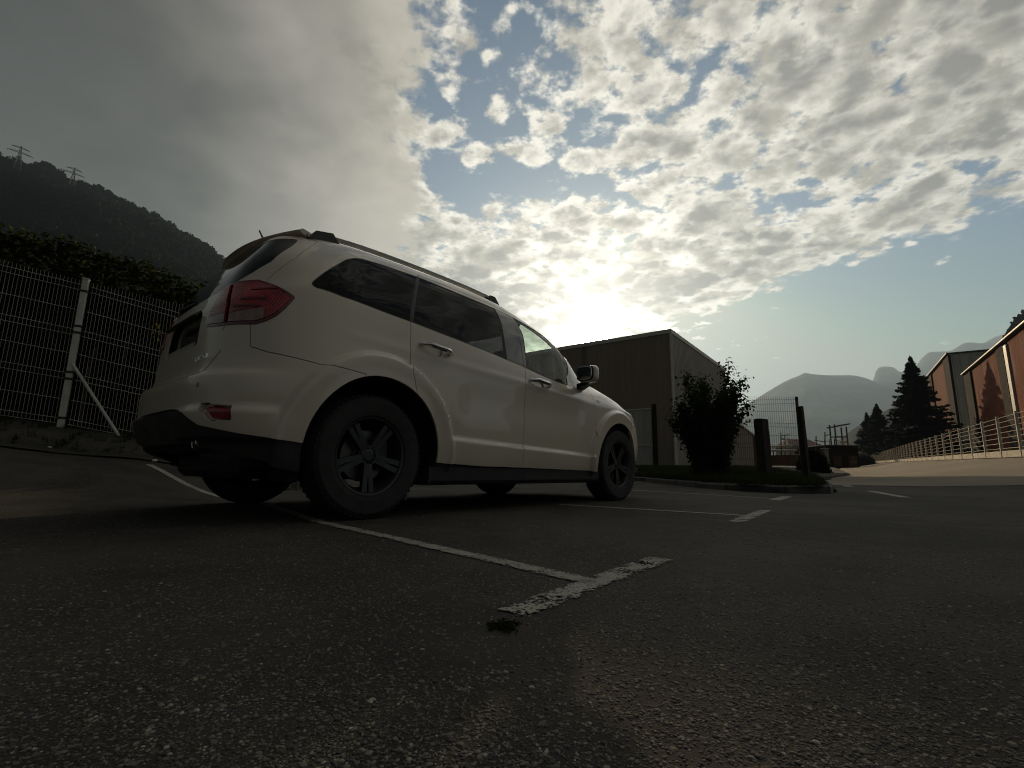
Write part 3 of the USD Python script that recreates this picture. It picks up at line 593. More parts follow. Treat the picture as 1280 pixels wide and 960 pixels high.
# lower wing behind the bush, its roof falling away
an = thing('warehouse_annex', 'low grey annex with a sloping roof edge, right of the bush', 'building')
A0, A1 = Rc - eR * 5 + [.35, -.26], at_px(943, 560, 33.0)[:2]; zA0, zA1 = at_px(885, 505, 27.5)[2], at_px(943, 545, 33.0)[2]
def quad_wall(p, q, z0, zp, zq): return trimesh.Trimesh([(*p, z0), (*q, z0), (*q, zq), (*p, zp)], [[0, 1, 2], [0, 2, 3]], process=False)
n = 8
for k in range(n):
    a, b = A0 + (A1 - A0) * k / n, A0 + (A1 - A0) * (k + 1) / n; za, zbb = zA0 + (zA1 - zA0) * k / n, zA0 + (zA1 - zA0) * (k + 1) / n
    m = ribbed(a, b, .1, 1.0, .25); u = (m.vertices[:, :2] - a) @ (b - a) / ((b - a) @ (b - a)); m.vertices[:, 2] = np.where(m.vertices[:, 2] > .5, za + (zbb - za) * u, .1); part(an, 'cladding_sheet', m, M['warehouse_sheet_pale'])
nb = np.array([-(A1 - A0)[1], (A1 - A0)[0]]) / np.hypot(*(A1 - A0)) * 6
part(an, 'end_wall', quad_wall(A1, A1 + nb, .1, zA1, zA1), M['warehouse_sheet']); part(an, 'roof', trimesh.Trimesh([(*A0, zA0 + .03), (*A1, zA1 + .03), (*(A1 + nb), zA1 + .03), (*(A0 + nb), zA0 + .03)], [[0, 1, 2], [0, 2, 3]], process=False), M['steel_grey'])
part(an, 'corner_post', box(.22, .22, zA1 - .1, (*A1, zA1 / 2 + .05), .01), M['rust_brown']); part(an, 'roof_edge', hull([(*(A0 + o), zA0 + z) for z in (.0, .12) for o in ([.0, 0], [.06, -.05])] + [(*(A1 + o), zA1 + z) for z in (.0, .12) for o in ([.0, 0], [.06, -.05])]), M['trim_pale'])
# pale sheet gate in front of the warehouse, beside the bonnet of the car
gt = thing('sheet_gate', 'pale sheet-metal gate with a dark end post in front of the warehouse', 'gate')
g1 = at_px(815, 545, 20.0); g0 = at_px(700, 545, 22.2); zt = at_px(815, 510, 20.0)[2]; u = (g1 - g0)[:2]; Lg = np.hypot(*u); u /= Lg
for k in range(5):
    a, b = g0[:2] + u * Lg * k / 5, g0[:2] + u * Lg * (k + 1) / 5; part(gt, 'sheet_panel', ribbed(a, b, .42, zt - .05, .2, .02), M['gate_sheet'])
for z in (.40, 1.35, zt - .05): part(gt, 'frame_rail', flash(g0[:2], g1[:2], z, .07, .07), M['gate_sheet'])
part(gt, 'end_post', box(.16, .16, zt + .15, (*(g1[:2] + u * .12), (zt + .15) / 2), .01), M['dark_brown_metal'])
# red halls
def hall(label, n0, a0, a1, zt, deep, bays, name='industrial_hall'):
    t = thing(name, label, 'hall'); P0, P1 = np.array(pl(a0, n0)), np.array(pl(a1, n0)); ea = np.array([.556, .831]); en = np.array([.831, -.556])
    zb = float(gz(*P0)) - .3; a = a0
    for kind, w in bays:
        p, q = np.array(pl(a, n0)), np.array(pl(a + w, n0)); zb_ = zb
        if kind == 'p':
            m = box(w, .5, zt - .35 - zb, bev=.03); m.apply_transform(trimesh.transformations.rotation_matrix(math.atan2(ea[1], ea[0]), [0, 0, 1])); m.apply_translation((*((p + q) / 2 + en * .12), (zt - .35 + zb) / 2)); part(t, 'pilaster', m, M['dark_brown_metal'])
        elif kind == 'w':
            m = box(w, .4, zt - .5 - zb, bev=.02); m.apply_transform(trimesh.transformations.rotation_matrix(math.atan2(ea[1], ea[0]), [0, 0, 1])); m.apply_translation((*((p + q) / 2 + en * .1), (zt - .5 + zb) / 2)); part(t, 'pale_strip', m, M['trim_pale'])
        else:
            nb_ = max(1, int(round(w / 1.15)))
            for i in range(nb_):
                pa, pb = p + (q - p) * i / nb_, p + (q - p) * (i + 1) / nb_; r = np.random.default_rng(i + int(a0)); m = ribbed(pb - ea * .01 + en * (.06 + .012 * r.random()), pa + ea * .01 + en * (.06 + .012 * r.random()), zb, zt - .3, .38, .006); m.invert() if False else None; part(t, 'red_panel', m, M['red_panel'])
        a += w
    c = [P0 + en * .12, P1 + en * .12, P1 + en * deep, P0 + en * deep]
    core = extr(sg.Polygon([P0 + en * .35 + ea * .2, P1 + en * .35 - ea * .2, P1 + en * (deep - .1) - ea * .2, P0 + en * (deep - .1) + ea * .2]), zt - .4 - zb, zb); part(t, 'core_wall', core, M['dark_brown_metal'])
    for (p, q) in ((P0, P0 + en * deep), (P1 + en * deep, P1)):
        L = np.hypot(*(q - p)); k = int(L / 1.2)
        for i in range(k):
            pa, pb = p + (q - p) * i / k, p + (q - p) * (i + 1) / k; uu = (pb - pa) / np.hypot(*(pb - pa)); part(t, 'grey_sheet', ribbed(pa + uu * .01, pb - uu * .01, zb, zt - .25, .3, .02), M['grey_wall_sheet'])
    part(t, 'roof', extr(sg.Polygon([P0 - ea * .2 - en * .25, P1 + ea * .2 - en * .25, P1 + ea * .2 + en * (deep + .2), P0 - ea * .2 + en * (deep + .2)]), .16, zt - .16), M['steel_grey'])
    part(t, 'roof_edge', flash(P0 - ea * .25 - en * .30, P1 + ea * .25 - en * .30, zt - .03, .08, .16), M['trim_pale'])
    return t
def a_of(px, n):   # distance along the road where a sight line crosses the line n
    d = world_dir(px, 520); nn = .831 * d[0] - .556 * d[1]; s_ = n / nn; return (.556 * d[0] + .831 * d[1]) * s_, s_ * d[1]
n2 = 15.5; aL, yL = a_of(1213, n2); zt2 = at_px(1240, 448, a_of(1240, n2)[1])[2]
pts = [a_of(p, n2)[0] for p in (1213, 1222, 1259, 1269, 1273)]
a_near = pts[4] - 13.5
hall('nearer red-panelled hall with a tree shadow across its front', n2, a_near - 12, aL, zt2, 30, [('r', 12), ('r', 13.5)] + [('w', pts[3] - pts[4]), ('p', pts[2] - pts[3]), ('r', pts[1] - pts[2]), ('p', pts[0] - pts[1])])
a1, y1 = a_of(1189, n2); zt1 = at_px(1188, 449, y1)[2]; a1b = a_of(1197, n2)[0]
hall('farther red hall with a broad grey end wall, just behind the big spruce', n2, a1b, a1 + 40, zt1, 48, [('p', a1 - a1b), ('r', 13), ('p', 2.6), ('r', 12), ('p', 2.6), ('r', 9.8)])
# ------------------------------------------------------------ beyond the yard
def small(name, label, catg, parts_):
    t = thing(name, label, catg)
    for nm, m, mt in parts_: part(t, nm, m, M[mt])
    return t
def mast(px, top, bot, depth, label, arm=None, r=.10):
    b, t_ = at_px(px, bot, depth), at_px(px, top, depth); z0 = min(b[2], float(gz(b[0], b[1])))
    ps = [('pole', bar((b[0], b[1], z0 - .2), (t_[0], t_[1], t_[2]), r, 8, r * .7), 'steel_grey')]
    if arm:
        for s_, zf in arm: ps.append(('arm', bar((t_[0], t_[1], z0 + (t_[2] - z0) * zf), (t_[0] + s_, t_[1] + .3 * s_, z0 + (t_[2] - z0) * zf + .15), r * .55, 6), 'steel_grey'))
    t = thing('yard_mast', label, 'mast', group='masts in the yard behind the fence')
    for nm, m, mt in ps: part(t, nm, m, M[mt])
mast(976, 541, 578, 62, 'thin mast left of the little house', [(1.2, .92), (1.2, .80)]); mast(981, 545, 578, 70, 'short thin mast close beside the little house', [(-.9, .9)])
mast(1020, 545, 580, 60, 'plain mast just right of the slim timber post', [(2.0, .55)]); mast(1031, 540, 580, 58, 'mast with a side arm above the concrete post', [(-1.6, .72), (.7, .9)]); mast(1043, 548, 578, 75, 'faint mast left of the gantry', [(.8, .9)]); mast(1037, 549, 578, 90, 'faintest mast over the dark shed', [(-.8, .9)], .09)
b = at_px(1000, 578, 105.0); zr = at_px(1000, 549, 105.0)[2]; ze = at_px(1000, 559, 105.0)[2]
hw, hd = 3.6, 2.6; V = lambda x, y, z: (b[0] + x, b[1] + y, z)
small('small_house', 'little pale house with a dark red roof beyond the mesh fence', 'house', [('wall', hull([V(x, y, z) for x in (-hw, hw) for y in (-hd, hd) for z in (b[2] - 2, ze)]), 'house_wall'), ('roof', hull([V(x, y, ze) for x in (-hw - .4, hw + .4) for y in (-hd - .4, hd + .4)] + [V(x, 0, zr) for x in (-hw * .6, hw * .6)]), 'roof_tile_red'), ('chimney', box(.6, .6, 1.6, V(1.6, .2, zr), .03), 'house_wall')] + [('window', box(.9, .06, 1.1, V(x, -hd - .02, (b[2] + ze) / 2 + .6), .01), 'gloss_black') for x in (-2, .2, 2)])
b = at_px(968, 579, 48.0); zz = at_px(968, 569, 48.0)[2]; q = at_px(1000, 579, 46.0)[:2] - b[:2]
small('yard_wall', 'low rust-brown wall seen through the mesh panel', 'wall', [('wall_panel', flash(b[:2] - q * 1.2 + q * 2.4 * k / 5 + q * .01, b[:2] - q * 1.2 + q * 2.4 * (k + 1) / 5 - q * .01, (b[2] - .5 + zz) / 2, .15, zz - b[2] + .5), 'rust_brown') for k in range(5)])
b = at_px(967, 564, 66.0); pr = []
for k, (dz, l) in enumerate(((0, 4.6), (.55, 3.8))): pr.append(('pipe', bar((b[0] - l * .6, b[1], b[2] + dz), (b[0] + l * .6, b[1] - .6, b[2] + dz + .15), .16, 8), 'pipe_white'))
for x in (-2.4, 0, 2.3): pr.append(('support', bar((b[0] + x, b[1] + .1, float(gz(b[0], b[1])) - .2), (b[0] + x, b[1] + .1, b[2] + .6), .09, 6), 'steel_grey'))
small('pipe_rack', 'white pipes on supports beyond the mesh fence', 'pipe rack', pr)
b = at_px(1052, 580, 64.0); T_ = at_px(1052, 531, 64.0)[2]; z0 = float(gz(b[0], b[1])); W_ = .75
small('steel_gantry', 'open steel gantry with a small lamp platform in the far yard', 'gantry', [('leg', bar((b[0] + x, b[1] + y, z0 - .2), (b[0] + x, b[1] + y, T_ - .3 * (x > 0)), .09, 6), 'steel_grey') for x in (-W_, W_) for y in (-.5, .5)] + [('beam', bar((b[0] - W_ * 1.5, b[1] + y, T_ - .4 + .0 * y), (b[0] + W_ * 1.7, b[1] + y, T_ + .1), .10, 6), 'steel_grey') for y in (-.5, .5)] + [('platform', box(1.7, 1.1, .12, (b[0], b[1], T_ - 1.6), .02), 'steel_grey'), ('lamp_box', box(.7, .4, .3, (b[0] + .1, b[1] - .6, T_ - 2.3), .04), 'pipe_white')])
b = at_px(1053, 578, 58.0); zt_ = at_px(1053, 558, 58.0)[2]; z0 = float(gz(b[0], b[1]))
small('dark_shed', 'long dark shed at the end of the road', 'shed', [('wall', box(3.4, 5, zt_ - z0, (b[0], b[1] + 2, (zt_ + z0) / 2), .04), 'dark_brown_metal'), ('roof', box(3.7, 5.4, .14, (b[0], b[1] + 2, zt_ + .07), .03), 'steel_grey')] + [('door', box(1.0, .06, 1.3, (b[0] + x, b[1] - .53, z0 + .75), .01), 'gloss_black') for x in (-.9, .9)])
b = at_px(1033, 583, 26.0); zt_ = at_px(1033, 562, 26.0)[2]; z0 = float(gz(b[0], b[1]))
small('concrete_gatepost', 'short pale concrete gatepost beside the dark round bush', 'gatepost', [('post', box(.24, .24, zt_ - z0 + .2, (b[0], b[1], (zt_ + z0) / 2 - .1), .02), 'concrete_grey'), ('post_cap', box(.30, .30, .08, (b[0], b[1], zt_ + .04), .02), 'concrete_grey')])
leaf('dry_blade', (.060, .050, .020), (.15, .12, .055), .3)
# ------------------------------------------------------------ plants
def leaves(P, N_, size, r, aspect=.55, fold=.25):
    """many small folded leaves at the points P, roughly facing the directions N_"""
    n = len(P); a = r.normal(size=(n, 3)); a -= (a * N_).sum(1, keepdims=True) * N_ * r.uniform(.2, 1, (n, 1)); a /= np.linalg.norm(a, axis=1, keepdims=True)
    b = np.cross(N_, a); b /= np.maximum(np.linalg.norm(b, axis=1, keepdims=True), 1e-6); c = np.cross(a, b); s = size * r.uniform(.6, 1.25, (n, 1))
    tip, base, l, rr_ = P + a * s, P - a * s * .8, P + b * s * aspect + c * s * fold, P - b * s * aspect + c * s * fold
    V = np.stack([base, rr_, tip, l], 1).reshape(-1, 3); i = np.arange(n) * 4; return trimesh.Trimesh(V, np.vstack([np.stack([i, i + 1, i + 2], 1), np.stack([i, i + 2, i + 3], 1)]), process=False)
# the hedge behind the fence
def hedge():
    r = np.random.default_rng(11); t = thing('hedge', 'tall dark clipped hedge with yellowing tips behind the white wire fence', 'hedge')
    nrm = np.array([-dir_[1], dir_[0]]); base = FP[2] + nrm * .45; S_ = np.linspace(-9, 3.4, 46)
    top_px = [(-200, 262), (0, 287), (30, 294), (60, 298), (90, 306), (120, 316), (150, 323), (180, 333), (210, 343), (235, 351), (262, 356), (330, 372), (420, 392), (520, 415)]
    def top(P):   # height of the clipped top over a plan point, from its sighted outline
        pxs = 640 + FPX * P[:, 0] / (P[:, 1] * math.cos(PITCH) + 2.5 * math.sin(PITCH)); yy = np.interp(pxs, *zip(*top_px)); return np.array([at_px(a, b, d)[2] for a, b, d in zip(pxs, yy, P[:, 1])])
    n = 30000; s = r.uniform(-7, 3.4, n); dpt = r.uniform(0, 1.0, n) ** 1.5 * 1.3; P2 = base + s[:, None] * dir_ + dpt[:, None] * nrm
    ok = P2[:, 1] > 1.0; s, dpt, P2 = s[ok], dpt[ok], P2[ok]; n = len(s)
    Pf = base + s[:, None] * dir_; zt = top(Pf) + .12 * (fbm(np.c_[s * 2.1, dpt * 2.1, 0 * s], 4, 2) - .5) * 2; z0 = gz(P2[:, 0], P2[:, 1]); ontop = r.random(n) < .42
    z = np.where(ontop, zt - r.random(n) ** 2 * .35 + .16 * (r.random(n) - .5), z0 + (zt - z0) * r.random(n))
    front = ~ontop; bump_ = .35 * (fbm(np.c_[s * 1.7, z * 1.7, 0 * s], 4, 6) - .5); P2 = np.where(front[:, None], base + s[:, None] * dir_ + (np.abs(r.normal(0, .10, n)) + .12 + bump_)[:, None] * nrm, P2)
    P = np.c_[P2, z]; N_ = np.where(ontop[:, None], [0, 0, 1.0], [-nrm[0], -nrm[1], .3]) + r.normal(0, .5, (n, 3)); N_ /= np.linalg.norm(N_, axis=1, keepdims=True)
    young = ontop & (r.random(n) < .16)
    part(t, 'foliage', leaves(P[~young], N_[~young], .045, r), M['hedge_leaf']); part(t, 'young_tips', leaves(P[young] + [0, 0, .03], N_[young], .034, r), M['hedge_leaf_young'])
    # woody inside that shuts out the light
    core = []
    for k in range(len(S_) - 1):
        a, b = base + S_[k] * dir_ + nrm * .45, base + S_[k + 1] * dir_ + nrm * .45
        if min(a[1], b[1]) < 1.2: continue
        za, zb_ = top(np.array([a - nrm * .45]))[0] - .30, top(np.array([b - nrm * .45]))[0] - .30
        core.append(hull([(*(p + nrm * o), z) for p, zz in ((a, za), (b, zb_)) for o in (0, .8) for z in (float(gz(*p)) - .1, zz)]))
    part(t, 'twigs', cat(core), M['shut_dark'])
    for k in range(16):
        p = base + r.uniform(-5, 3) * dir_ + nrm * .2; z = float(gz(*p)); part(t, 'stem', tube([(*p, z - .1), (*(p + r.normal(0, .05, 2)), z + .7), (*(p + r.normal(0, .12, 2)), z + 1.7)], [.03, .024, .012], 6), M['bark'])
hedge()
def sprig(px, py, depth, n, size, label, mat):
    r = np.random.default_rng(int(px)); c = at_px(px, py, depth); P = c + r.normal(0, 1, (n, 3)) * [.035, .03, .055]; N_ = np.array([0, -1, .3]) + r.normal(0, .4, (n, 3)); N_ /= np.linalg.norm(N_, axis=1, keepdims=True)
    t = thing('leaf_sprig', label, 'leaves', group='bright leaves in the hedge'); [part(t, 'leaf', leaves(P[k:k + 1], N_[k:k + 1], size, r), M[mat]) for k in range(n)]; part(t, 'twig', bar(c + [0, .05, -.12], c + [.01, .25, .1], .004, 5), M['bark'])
sprig(195, 414, 6.35, 16, .026, 'yellow leaf cluster with a sun gleam put into its colour, showing through the wire fence near the car', 'gleam_leaf')
sprig(60, 429, 5.9, 5, .03, 'dull green-yellow leaf pair at the middle of the left wire panel', 'hedge_leaf_young')
# the vase-shaped shrub at the corner of the warehouse
def shrub():
    r = np.random.default_rng(5); b = at_px(888, 590, 11.0); z0 = float(verge_z(np.array([b[0]]), np.array([b[1]]))[0]); t = thing('bush', 'tall leafy vase-shaped bush in front of the warehouse corner', 'bush', (b[0], b[1], z0)); Hh = at_px(888, 447, 11.0)[2] - z0
    tips = []
    for k in range(26):
        a = r.uniform(0, 2 * math.pi); R_ = .98 * r.random() ** .5; hh = Hh * r.uniform(.50, .98) * (1 - .12 * R_ ** 3); end = np.array([R_ * math.cos(a), R_ * math.sin(a), hh]); u = np.linspace(0, 1, 7)
        pts = np.array([[.32 * math.cos(a), .32 * math.sin(a), 0]]) * (1 - u)[:, None] + end * np.c_[u ** 1.5, u ** 1.5, u] + np.c_[r.normal(0, .03, (7, 2)) * u[:, None], 0 * u]
        part(t, 'stem', tube(pts, np.linspace(.022, .006, 7), 5), M['bark']); tips.append(pts)
    P, N_ = [], []
    for pts in tips:
        for k in range(470):
            u = r.uniform(.08, .98); c = np.array([np.interp(u, np.linspace(0, 1, 7), pts[:, i]) for i in range(3)]); d = r.normal(size=3); d /= np.linalg.norm(d); P.append(c + d * r.uniform(.03, .26) * (.5 + .45 * u)); N_.append(d * .6 + [0, 0, .5])
    P, N_ = np.array(P), np.array(N_); N_ /= np.linalg.norm(N_, axis=1, keepdims=True); part(t, 'foliage', leaves(P, N_, .052, r, .62), M['shrub_leaf'])
shrub()
def round_bush(px, py_top, py_base, depth, w, label):
    r = np.random.default_rng(int(px)); b = at_px(px, py_base, depth); z0 = float(gz(b[0], b[1])); h = at_px(px, py_top, depth)[2] - z0; t = thing('round_bush', label, 'bush', (b[0], b[1], z0)); n = 2200; d = r.normal(size=(n, 3)); d /= np.linalg.norm(d, axis=1, keepdims=True); d[:, 2] = np.abs(d[:, 2])
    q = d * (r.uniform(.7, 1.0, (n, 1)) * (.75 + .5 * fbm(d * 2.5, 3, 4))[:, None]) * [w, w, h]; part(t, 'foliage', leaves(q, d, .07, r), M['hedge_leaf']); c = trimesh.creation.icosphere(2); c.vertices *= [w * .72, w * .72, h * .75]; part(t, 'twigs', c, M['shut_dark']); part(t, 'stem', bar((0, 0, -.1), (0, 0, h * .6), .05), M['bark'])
round_bush(1017, 562, 588, 19.0, .62, 'dark rounded bush behind the slim timber post'); round_bush(1078, 560, 580, 70, 2.2, 'dark far bush left of the end of the roadside fence')
def spruce(px, top, base, depth, w, seed, label):
    r = np.random.default_rng(seed); b = at_px(px, base, depth); z0 = float(gz(b[0], b[1])); h = at_px(px, top, depth)[2] - z0; t = thing('spruce_tree', label, 'spruce', (b[0], b[1], z0), group='spruces by the red halls')
    part(t, 'trunk', tube([(0, 0, -.3), (.02 * h * .1, 0, h * .5), (0, 0, h)], [h * .018, h * .011, .02], 8), M['bark']); P, D = [], []; brs = []
    for k in range(int(90 + h * 16)):
        u = r.random() ** .85; z = h * (.05 + .94 * u); L = w * (1 - u) ** .95 * r.uniform(.72, 1.12) + .04; a = r.uniform(0, 2 * math.pi); d = np.array([math.cos(a), math.sin(a), 0]); q = np.linspace(0, 1, 5); pts = np.array([0, 0, z]) + d * (q * L)[:, None] + np.array([0, 0, 1.0]) * (-.28 * L * q + .20 * L * q ** 3)[:, None]; brs.append(tube(pts, np.linspace(.035, .008, 5) * (h / 12) ** .5, 4))
        m = int(8 + 28 * L)
        for j in range(m):
            v = r.random() ** .7; c = np.array([np.interp(v, q, pts[:, i]) for i in range(3)]); side = np.cross(d, [0, 0, 1]) * r.normal(0, .22) * L * (1.05 - v); P.append(c + side + [0, 0, r.normal(-.06, .07)]); D.append([d[0] * .3, d[1] * .3, 1.0])
    part(t, 'branches', cat(brs), M['bark']); P, D = np.array(P), np.array(D); D = D + r.normal(0, .35, D.shape); D /= np.linalg.norm(D, axis=1, keepdims=True); part(t, 'needles', leaves(P, D, .24 * (h / 12) ** .5, r, .5, -.2), M['spruce_needle'])
aS, yS = a_of(1155, 10.6); spruce(1155, 445, 580, yS, 6.3, 3, 'largest spruce, in front of the farther red hall')
spruce(1104, 504, 580, 100, 5.2, 8, 'middle spruce, second from the big one'); spruce(1090, 515, 580, 106, 4.6, 9, 'smallest spruce at the far end of the row')
spruce(1126, 520, 580, 90, 4.6, 10, 'half-hidden spruce between the largest and the middle one')
# grass on the verge, weeds in the asphalt, litter
def blades(n, r, h, spread):
    V, F = [], []
    for k in range(n):
        a = r.uniform(0, 2 * math.pi); b0 = r.normal(0, spread, 2); l = h * r.uniform(.5, 1.2); lean = r.uniform(.1, .7) * l; w = .0035; d = np.array([math.cos(a), math.sin(a)]); e = np.array([-d[1], d[0]]) * w; i = len(V)
        V += [(*(b0 - e), 0), (*(b0 + e), 0), (*(b0 + d * lean * .4 + e * .8), l * .6), (*(b0 + d * lean * .4 - e * .8), l * .6), (*(b0 + d * lean), l * .95)]; F += [[i, i + 1, i + 2], [i, i + 2, i + 3], [i + 3, i + 2, i + 4]]
    return trimesh.Trimesh(V, F, process=False)
r = np.random.default_rng(2); protos = [blades(22, r, .14, .035) for _ in range(5)]
n = 26000; x = r.uniform(-1, 9, n); y = r.uniform(7, 20, n); ok = shapely.contains_xy(verge.buffer(-.06), x, y) & (r.random(n) < 1.25 - (y - 7) / 14); x, y = x[ok], y[ok]; s = r.uniform(.4, 1.1, len(x))
instancer('verge_grass', protos, [M['grass_blade']] * 5, np.c_[x, y, verge_z(x, y) - .01], r.integers(0, 5, len(x)), np.c_[s, s, s], label='short rough grass growing on the verge behind the kerb', cat='grass')
n = 9000; x = r.uniform(-11, -2.2, n); y = r.uniform(3, 9, n); p_ = -.363 * x + .932 * y; ok = (p_ > 6.35) & (p_ < 7.4) & (r.random(n) < .5); x, y = x[ok], y[ok]; s = r.uniform(.2, .6, len(x))
instancer('bank_grass', protos, [M['weed_leaf']] * 5, np.c_[x, y, gz(x, y)], r.integers(0, 5, len(x)), np.c_[s, s, s], label='sparse weeds along the foot of the white wire fence', cat='weeds')
n = 2500; As_ = r.uniform(16, 70, n); x, y = pl(As_, 5.15 + r.random(n) ** 2 * 2.5); s = r.uniform(.8, 2.0, n)
instancer('roadside_grass', protos, [M['dry_blade']] * 5, np.c_[x, y, gz(x, y) + .03], r.integers(0, 5, n), np.c_[s, s, s], label='dry grass at the foot of the pale roadside fence', cat='grass')
def weed(px, py, n, h, spread, label, name='weed_tuft'):
    r = np.random.default_rng(int(px)); b = hit(px, py); t = thing(name, label, 'weed', b); m = blades(n, r, h, spread); part(t, 'blade_tuft', m, M['weed_leaf']); P = np.c_[r.normal(0, spread, (90, 2)), np.abs(r.normal(0, h * .35, 90))]; N_ = r.normal(0, .5, (90, 3)) + [0, 0, 1]; N_ /= np.linalg.norm(N_, axis=1, keepdims=True); part(t, 'small_leaves', leaves(P, N_, .006, r), M['weed_leaf'])
weed(630, 784, 110, .010, .013, 'low dark weed tuft at the near end of the painted cross line'); weed(806, 706, 40, .010, .014, 'tiny crumb of weeds at the far end of the painted cross line')
def scrap(px, py, s_, label, mat='pipe_white'):
    b = hit(px, py); r = np.random.default_rng(int(px)); m = trimesh.creation.icosphere(2); m.vertices *= 1 + .5 * (fbm(m.vertices * 2.2 + px, 3, 3) - .5)[:, None]; m.vertices *= np.array([1.3, .8, .7]) * s_; solo('litter_scrap', m.apply_translation(b + [0, 0, s_ * .45]), M[mat], label, 'litter', 'scraps of litter')
scrap(193, 577, .022, 'crumpled pale scrap at the end of the long bay line'); scrap(62, 561, .022, 'pale scrap on the asphalt edge below the leaning fence post'); scrap(253, 580, .026, 'small dull scrap under the rear of the car', 'concrete_pale')
# ------------------------------------------------------------ the car's outer skin: a spline surface S(s, t), right half (+y), x forward from the rear axle
COL_S = np.array([-1.57, -1.15, -0.91, -0.71, -0.45, 0.0, 0.6, 1.3, 2.0, 2.6, 3.1, 3.45, 3.72, 4.02, 4.34])
def _low(z, xr, w, xf):
    return [(xr, 0, z), (xr + .014, .42, z), (xr + .062, .65, z), (xr + .175, .805 * w / .92, z), (-.45, w - .012, z), (0, w, z), (.6, w, z), (1.3, w, z), (2.0, w, z), (2.6, w - .004, z), (3.1, w - .025, z),
            (xf - .36, w - .13, z), (xf - .14, .60, z), (xf - .035, .32, z), (xf, 0, z)]
NET = [_low(.17, -.70, .80, 3.60), _low(.27, -.79, .875, 3.72), _low(.40, -.83, .90, 3.80), _low(.55, -.868, .914, 3.86), _low(.70, -.875, .924, 3.865), _low(.745, -.868, .925, 3.86), _low(.79, -.815, .925, 3.84), _low(.90, -.800, .922, 3.79),
  [(-.79, 0, 1.03), (-.778, .42, 1.03), (-.735, .645, 1.03), (-.635, .795, 1.045), (-.45, .90, 1.06), (0, .911, 1.055), (.6, .912, 1.04), (1.3, .911, 1.02), (2.0, .905, .995), (2.6, .868, 1.025), (3.1, .835, .975), (3.42, .73, .905), (3.61, .55, .91), (3.70, .30, .92), (3.73, 0, .925)],
  [(-.782, 0, 1.14), (-.769, .42, 1.14), (-.725, .64, 1.15), (-.620, .782, 1.19), (-.44, .882, 1.245), (0, .893, 1.235), (.6, .895, 1.19), (1.3, .892, 1.125), (2.0, .88, 1.06), (2.5, .785, 1.125), (2.9, .72, 1.095), (3.2, .60, 1.045), (3.36, .44, 1.05), (3.46, .22, 1.06), (3.49, 0, 1.063)],
  [(-.752, 0, 1.24), (-.738, .42, 1.24), (-.692, .62, 1.25), (-.572, .76, 1.29), (-.40, .850, 1.345), (0, .865, 1.335), (.6, .865, 1.29), (1.3, .862, 1.225), (2.0, .848, 1.15), (2.40, .768, 1.165), (2.62, .66, 1.17), (2.79, .52, 1.168), (2.87, .38, 1.166), (2.94, .2, 1.166), (2.965, 0, 1.166)],
  [(-.672, 0, 1.42), (-.667, .40, 1.42), (-.63, .59, 1.43), (-.51, .715, 1.455), (-.33, .785, 1.485), (.02, .803, 1.48), (.6, .803, 1.465), (1.3, .798, 1.43), (1.95, .785, 1.365), (2.225, .722, 1.36), (2.33, .62, 1.36), (2.44, .50, 1.36), (2.51, .37, 1.36), (2.565, .2, 1.36), (2.585, 0, 1.36)],
  [(-.575, 0, 1.58), (-.57, .38, 1.58), (-.53, .555, 1.585), (-.41, .65, 1.60), (-.25, .715, 1.61), (.05, .738, 1.615), (.6, .738, 1.61), (1.25, .732, 1.592), (1.73, .712, 1.555), (1.925, .652, 1.555), (2.00, .56, 1.556), (2.08, .45, 1.557), (2.13, .33, 1.558), (2.17, .18, 1.559), (2.185, 0, 1.56)],
  [(-.50, 0, 1.685), (-.495, .36, 1.683), (-.45, .52, 1.68), (-.345, .59, 1.685), (-.2, .635, 1.693), (.08, .657, 1.703), (.6, .66, 1.708), (1.2, .652, 1.70), (1.52, .615, 1.672), (1.66, .56, 1.67), (1.74, .49, 1.67), (1.80, .40, 1.67), (1.84, .29, 1.67), (1.87, .16, 1.67), (1.88, 0, 1.67)],
  [(-.37, 0, 1.732), (-.365, .3, 1.73), (-.32, .40, 1.728), (-.2, .43, 1.731), (-.08, .44, 1.735), (.15, .45, 1.744), (.6, .45, 1.75), (1.1, .44, 1.744), (1.34, .41, 1.726), (1.44, .37, 1.723), (1.50, .32, 1.722), (1.55, .26, 1.721), (1.58, .19, 1.721), (1.60, .1, 1.721), (1.605, 0, 1.721)],
  [(x, 0, 1.752 + .008 * (0 < x < 1.2)) for x in (-.05, -.03, 0, .06, .12, .25, .6, .95, 1.1, 1.17, 1.21, 1.24, 1.26, 1.28, 1.29)]]
NET = np.array(NET, float)
_ch = np.linalg.norm(np.diff(NET, axis=0), axis=2)[:, 3:9].mean(1)
ROW_T = np.r_[0, np.cumsum(_ch)]
T_END = ROW_T[-1]
def _mir(a): b = a.copy(); b[:, :, 1] *= -1; return b
_ext = np.concatenate([_mir(NET[:, 2:0:-1]), NET, _mir(NET[:, -2:-4:-1])], 1)
_exs = np.r_[2 * COL_S[0] - COL_S[2:0:-1], COL_S, 2 * COL_S[-1] - COL_S[-2:-4:-1]]
_sfun = make_interp_spline(_exs, _ext, k=3, axis=1)
_GS = np.linspace(COL_S[0], COL_S[-1], 740); _GT = np.linspace(0, T_END, 321)
_tf = PchipInterpolator(ROW_T, _sfun(_GS), axis=0)
_GRID = _tf(_GT)                                            # (t, s, 3)
_GRID[..., 1][:, 0] = 0; _GRID[..., 1][:, -1] = 0; _GRID[-1, :, 1] = 0
def _sst(a, b, x): u = np.clip((x - a) / (b - a), 0, 1); return u * u * (3 - 2 * u)
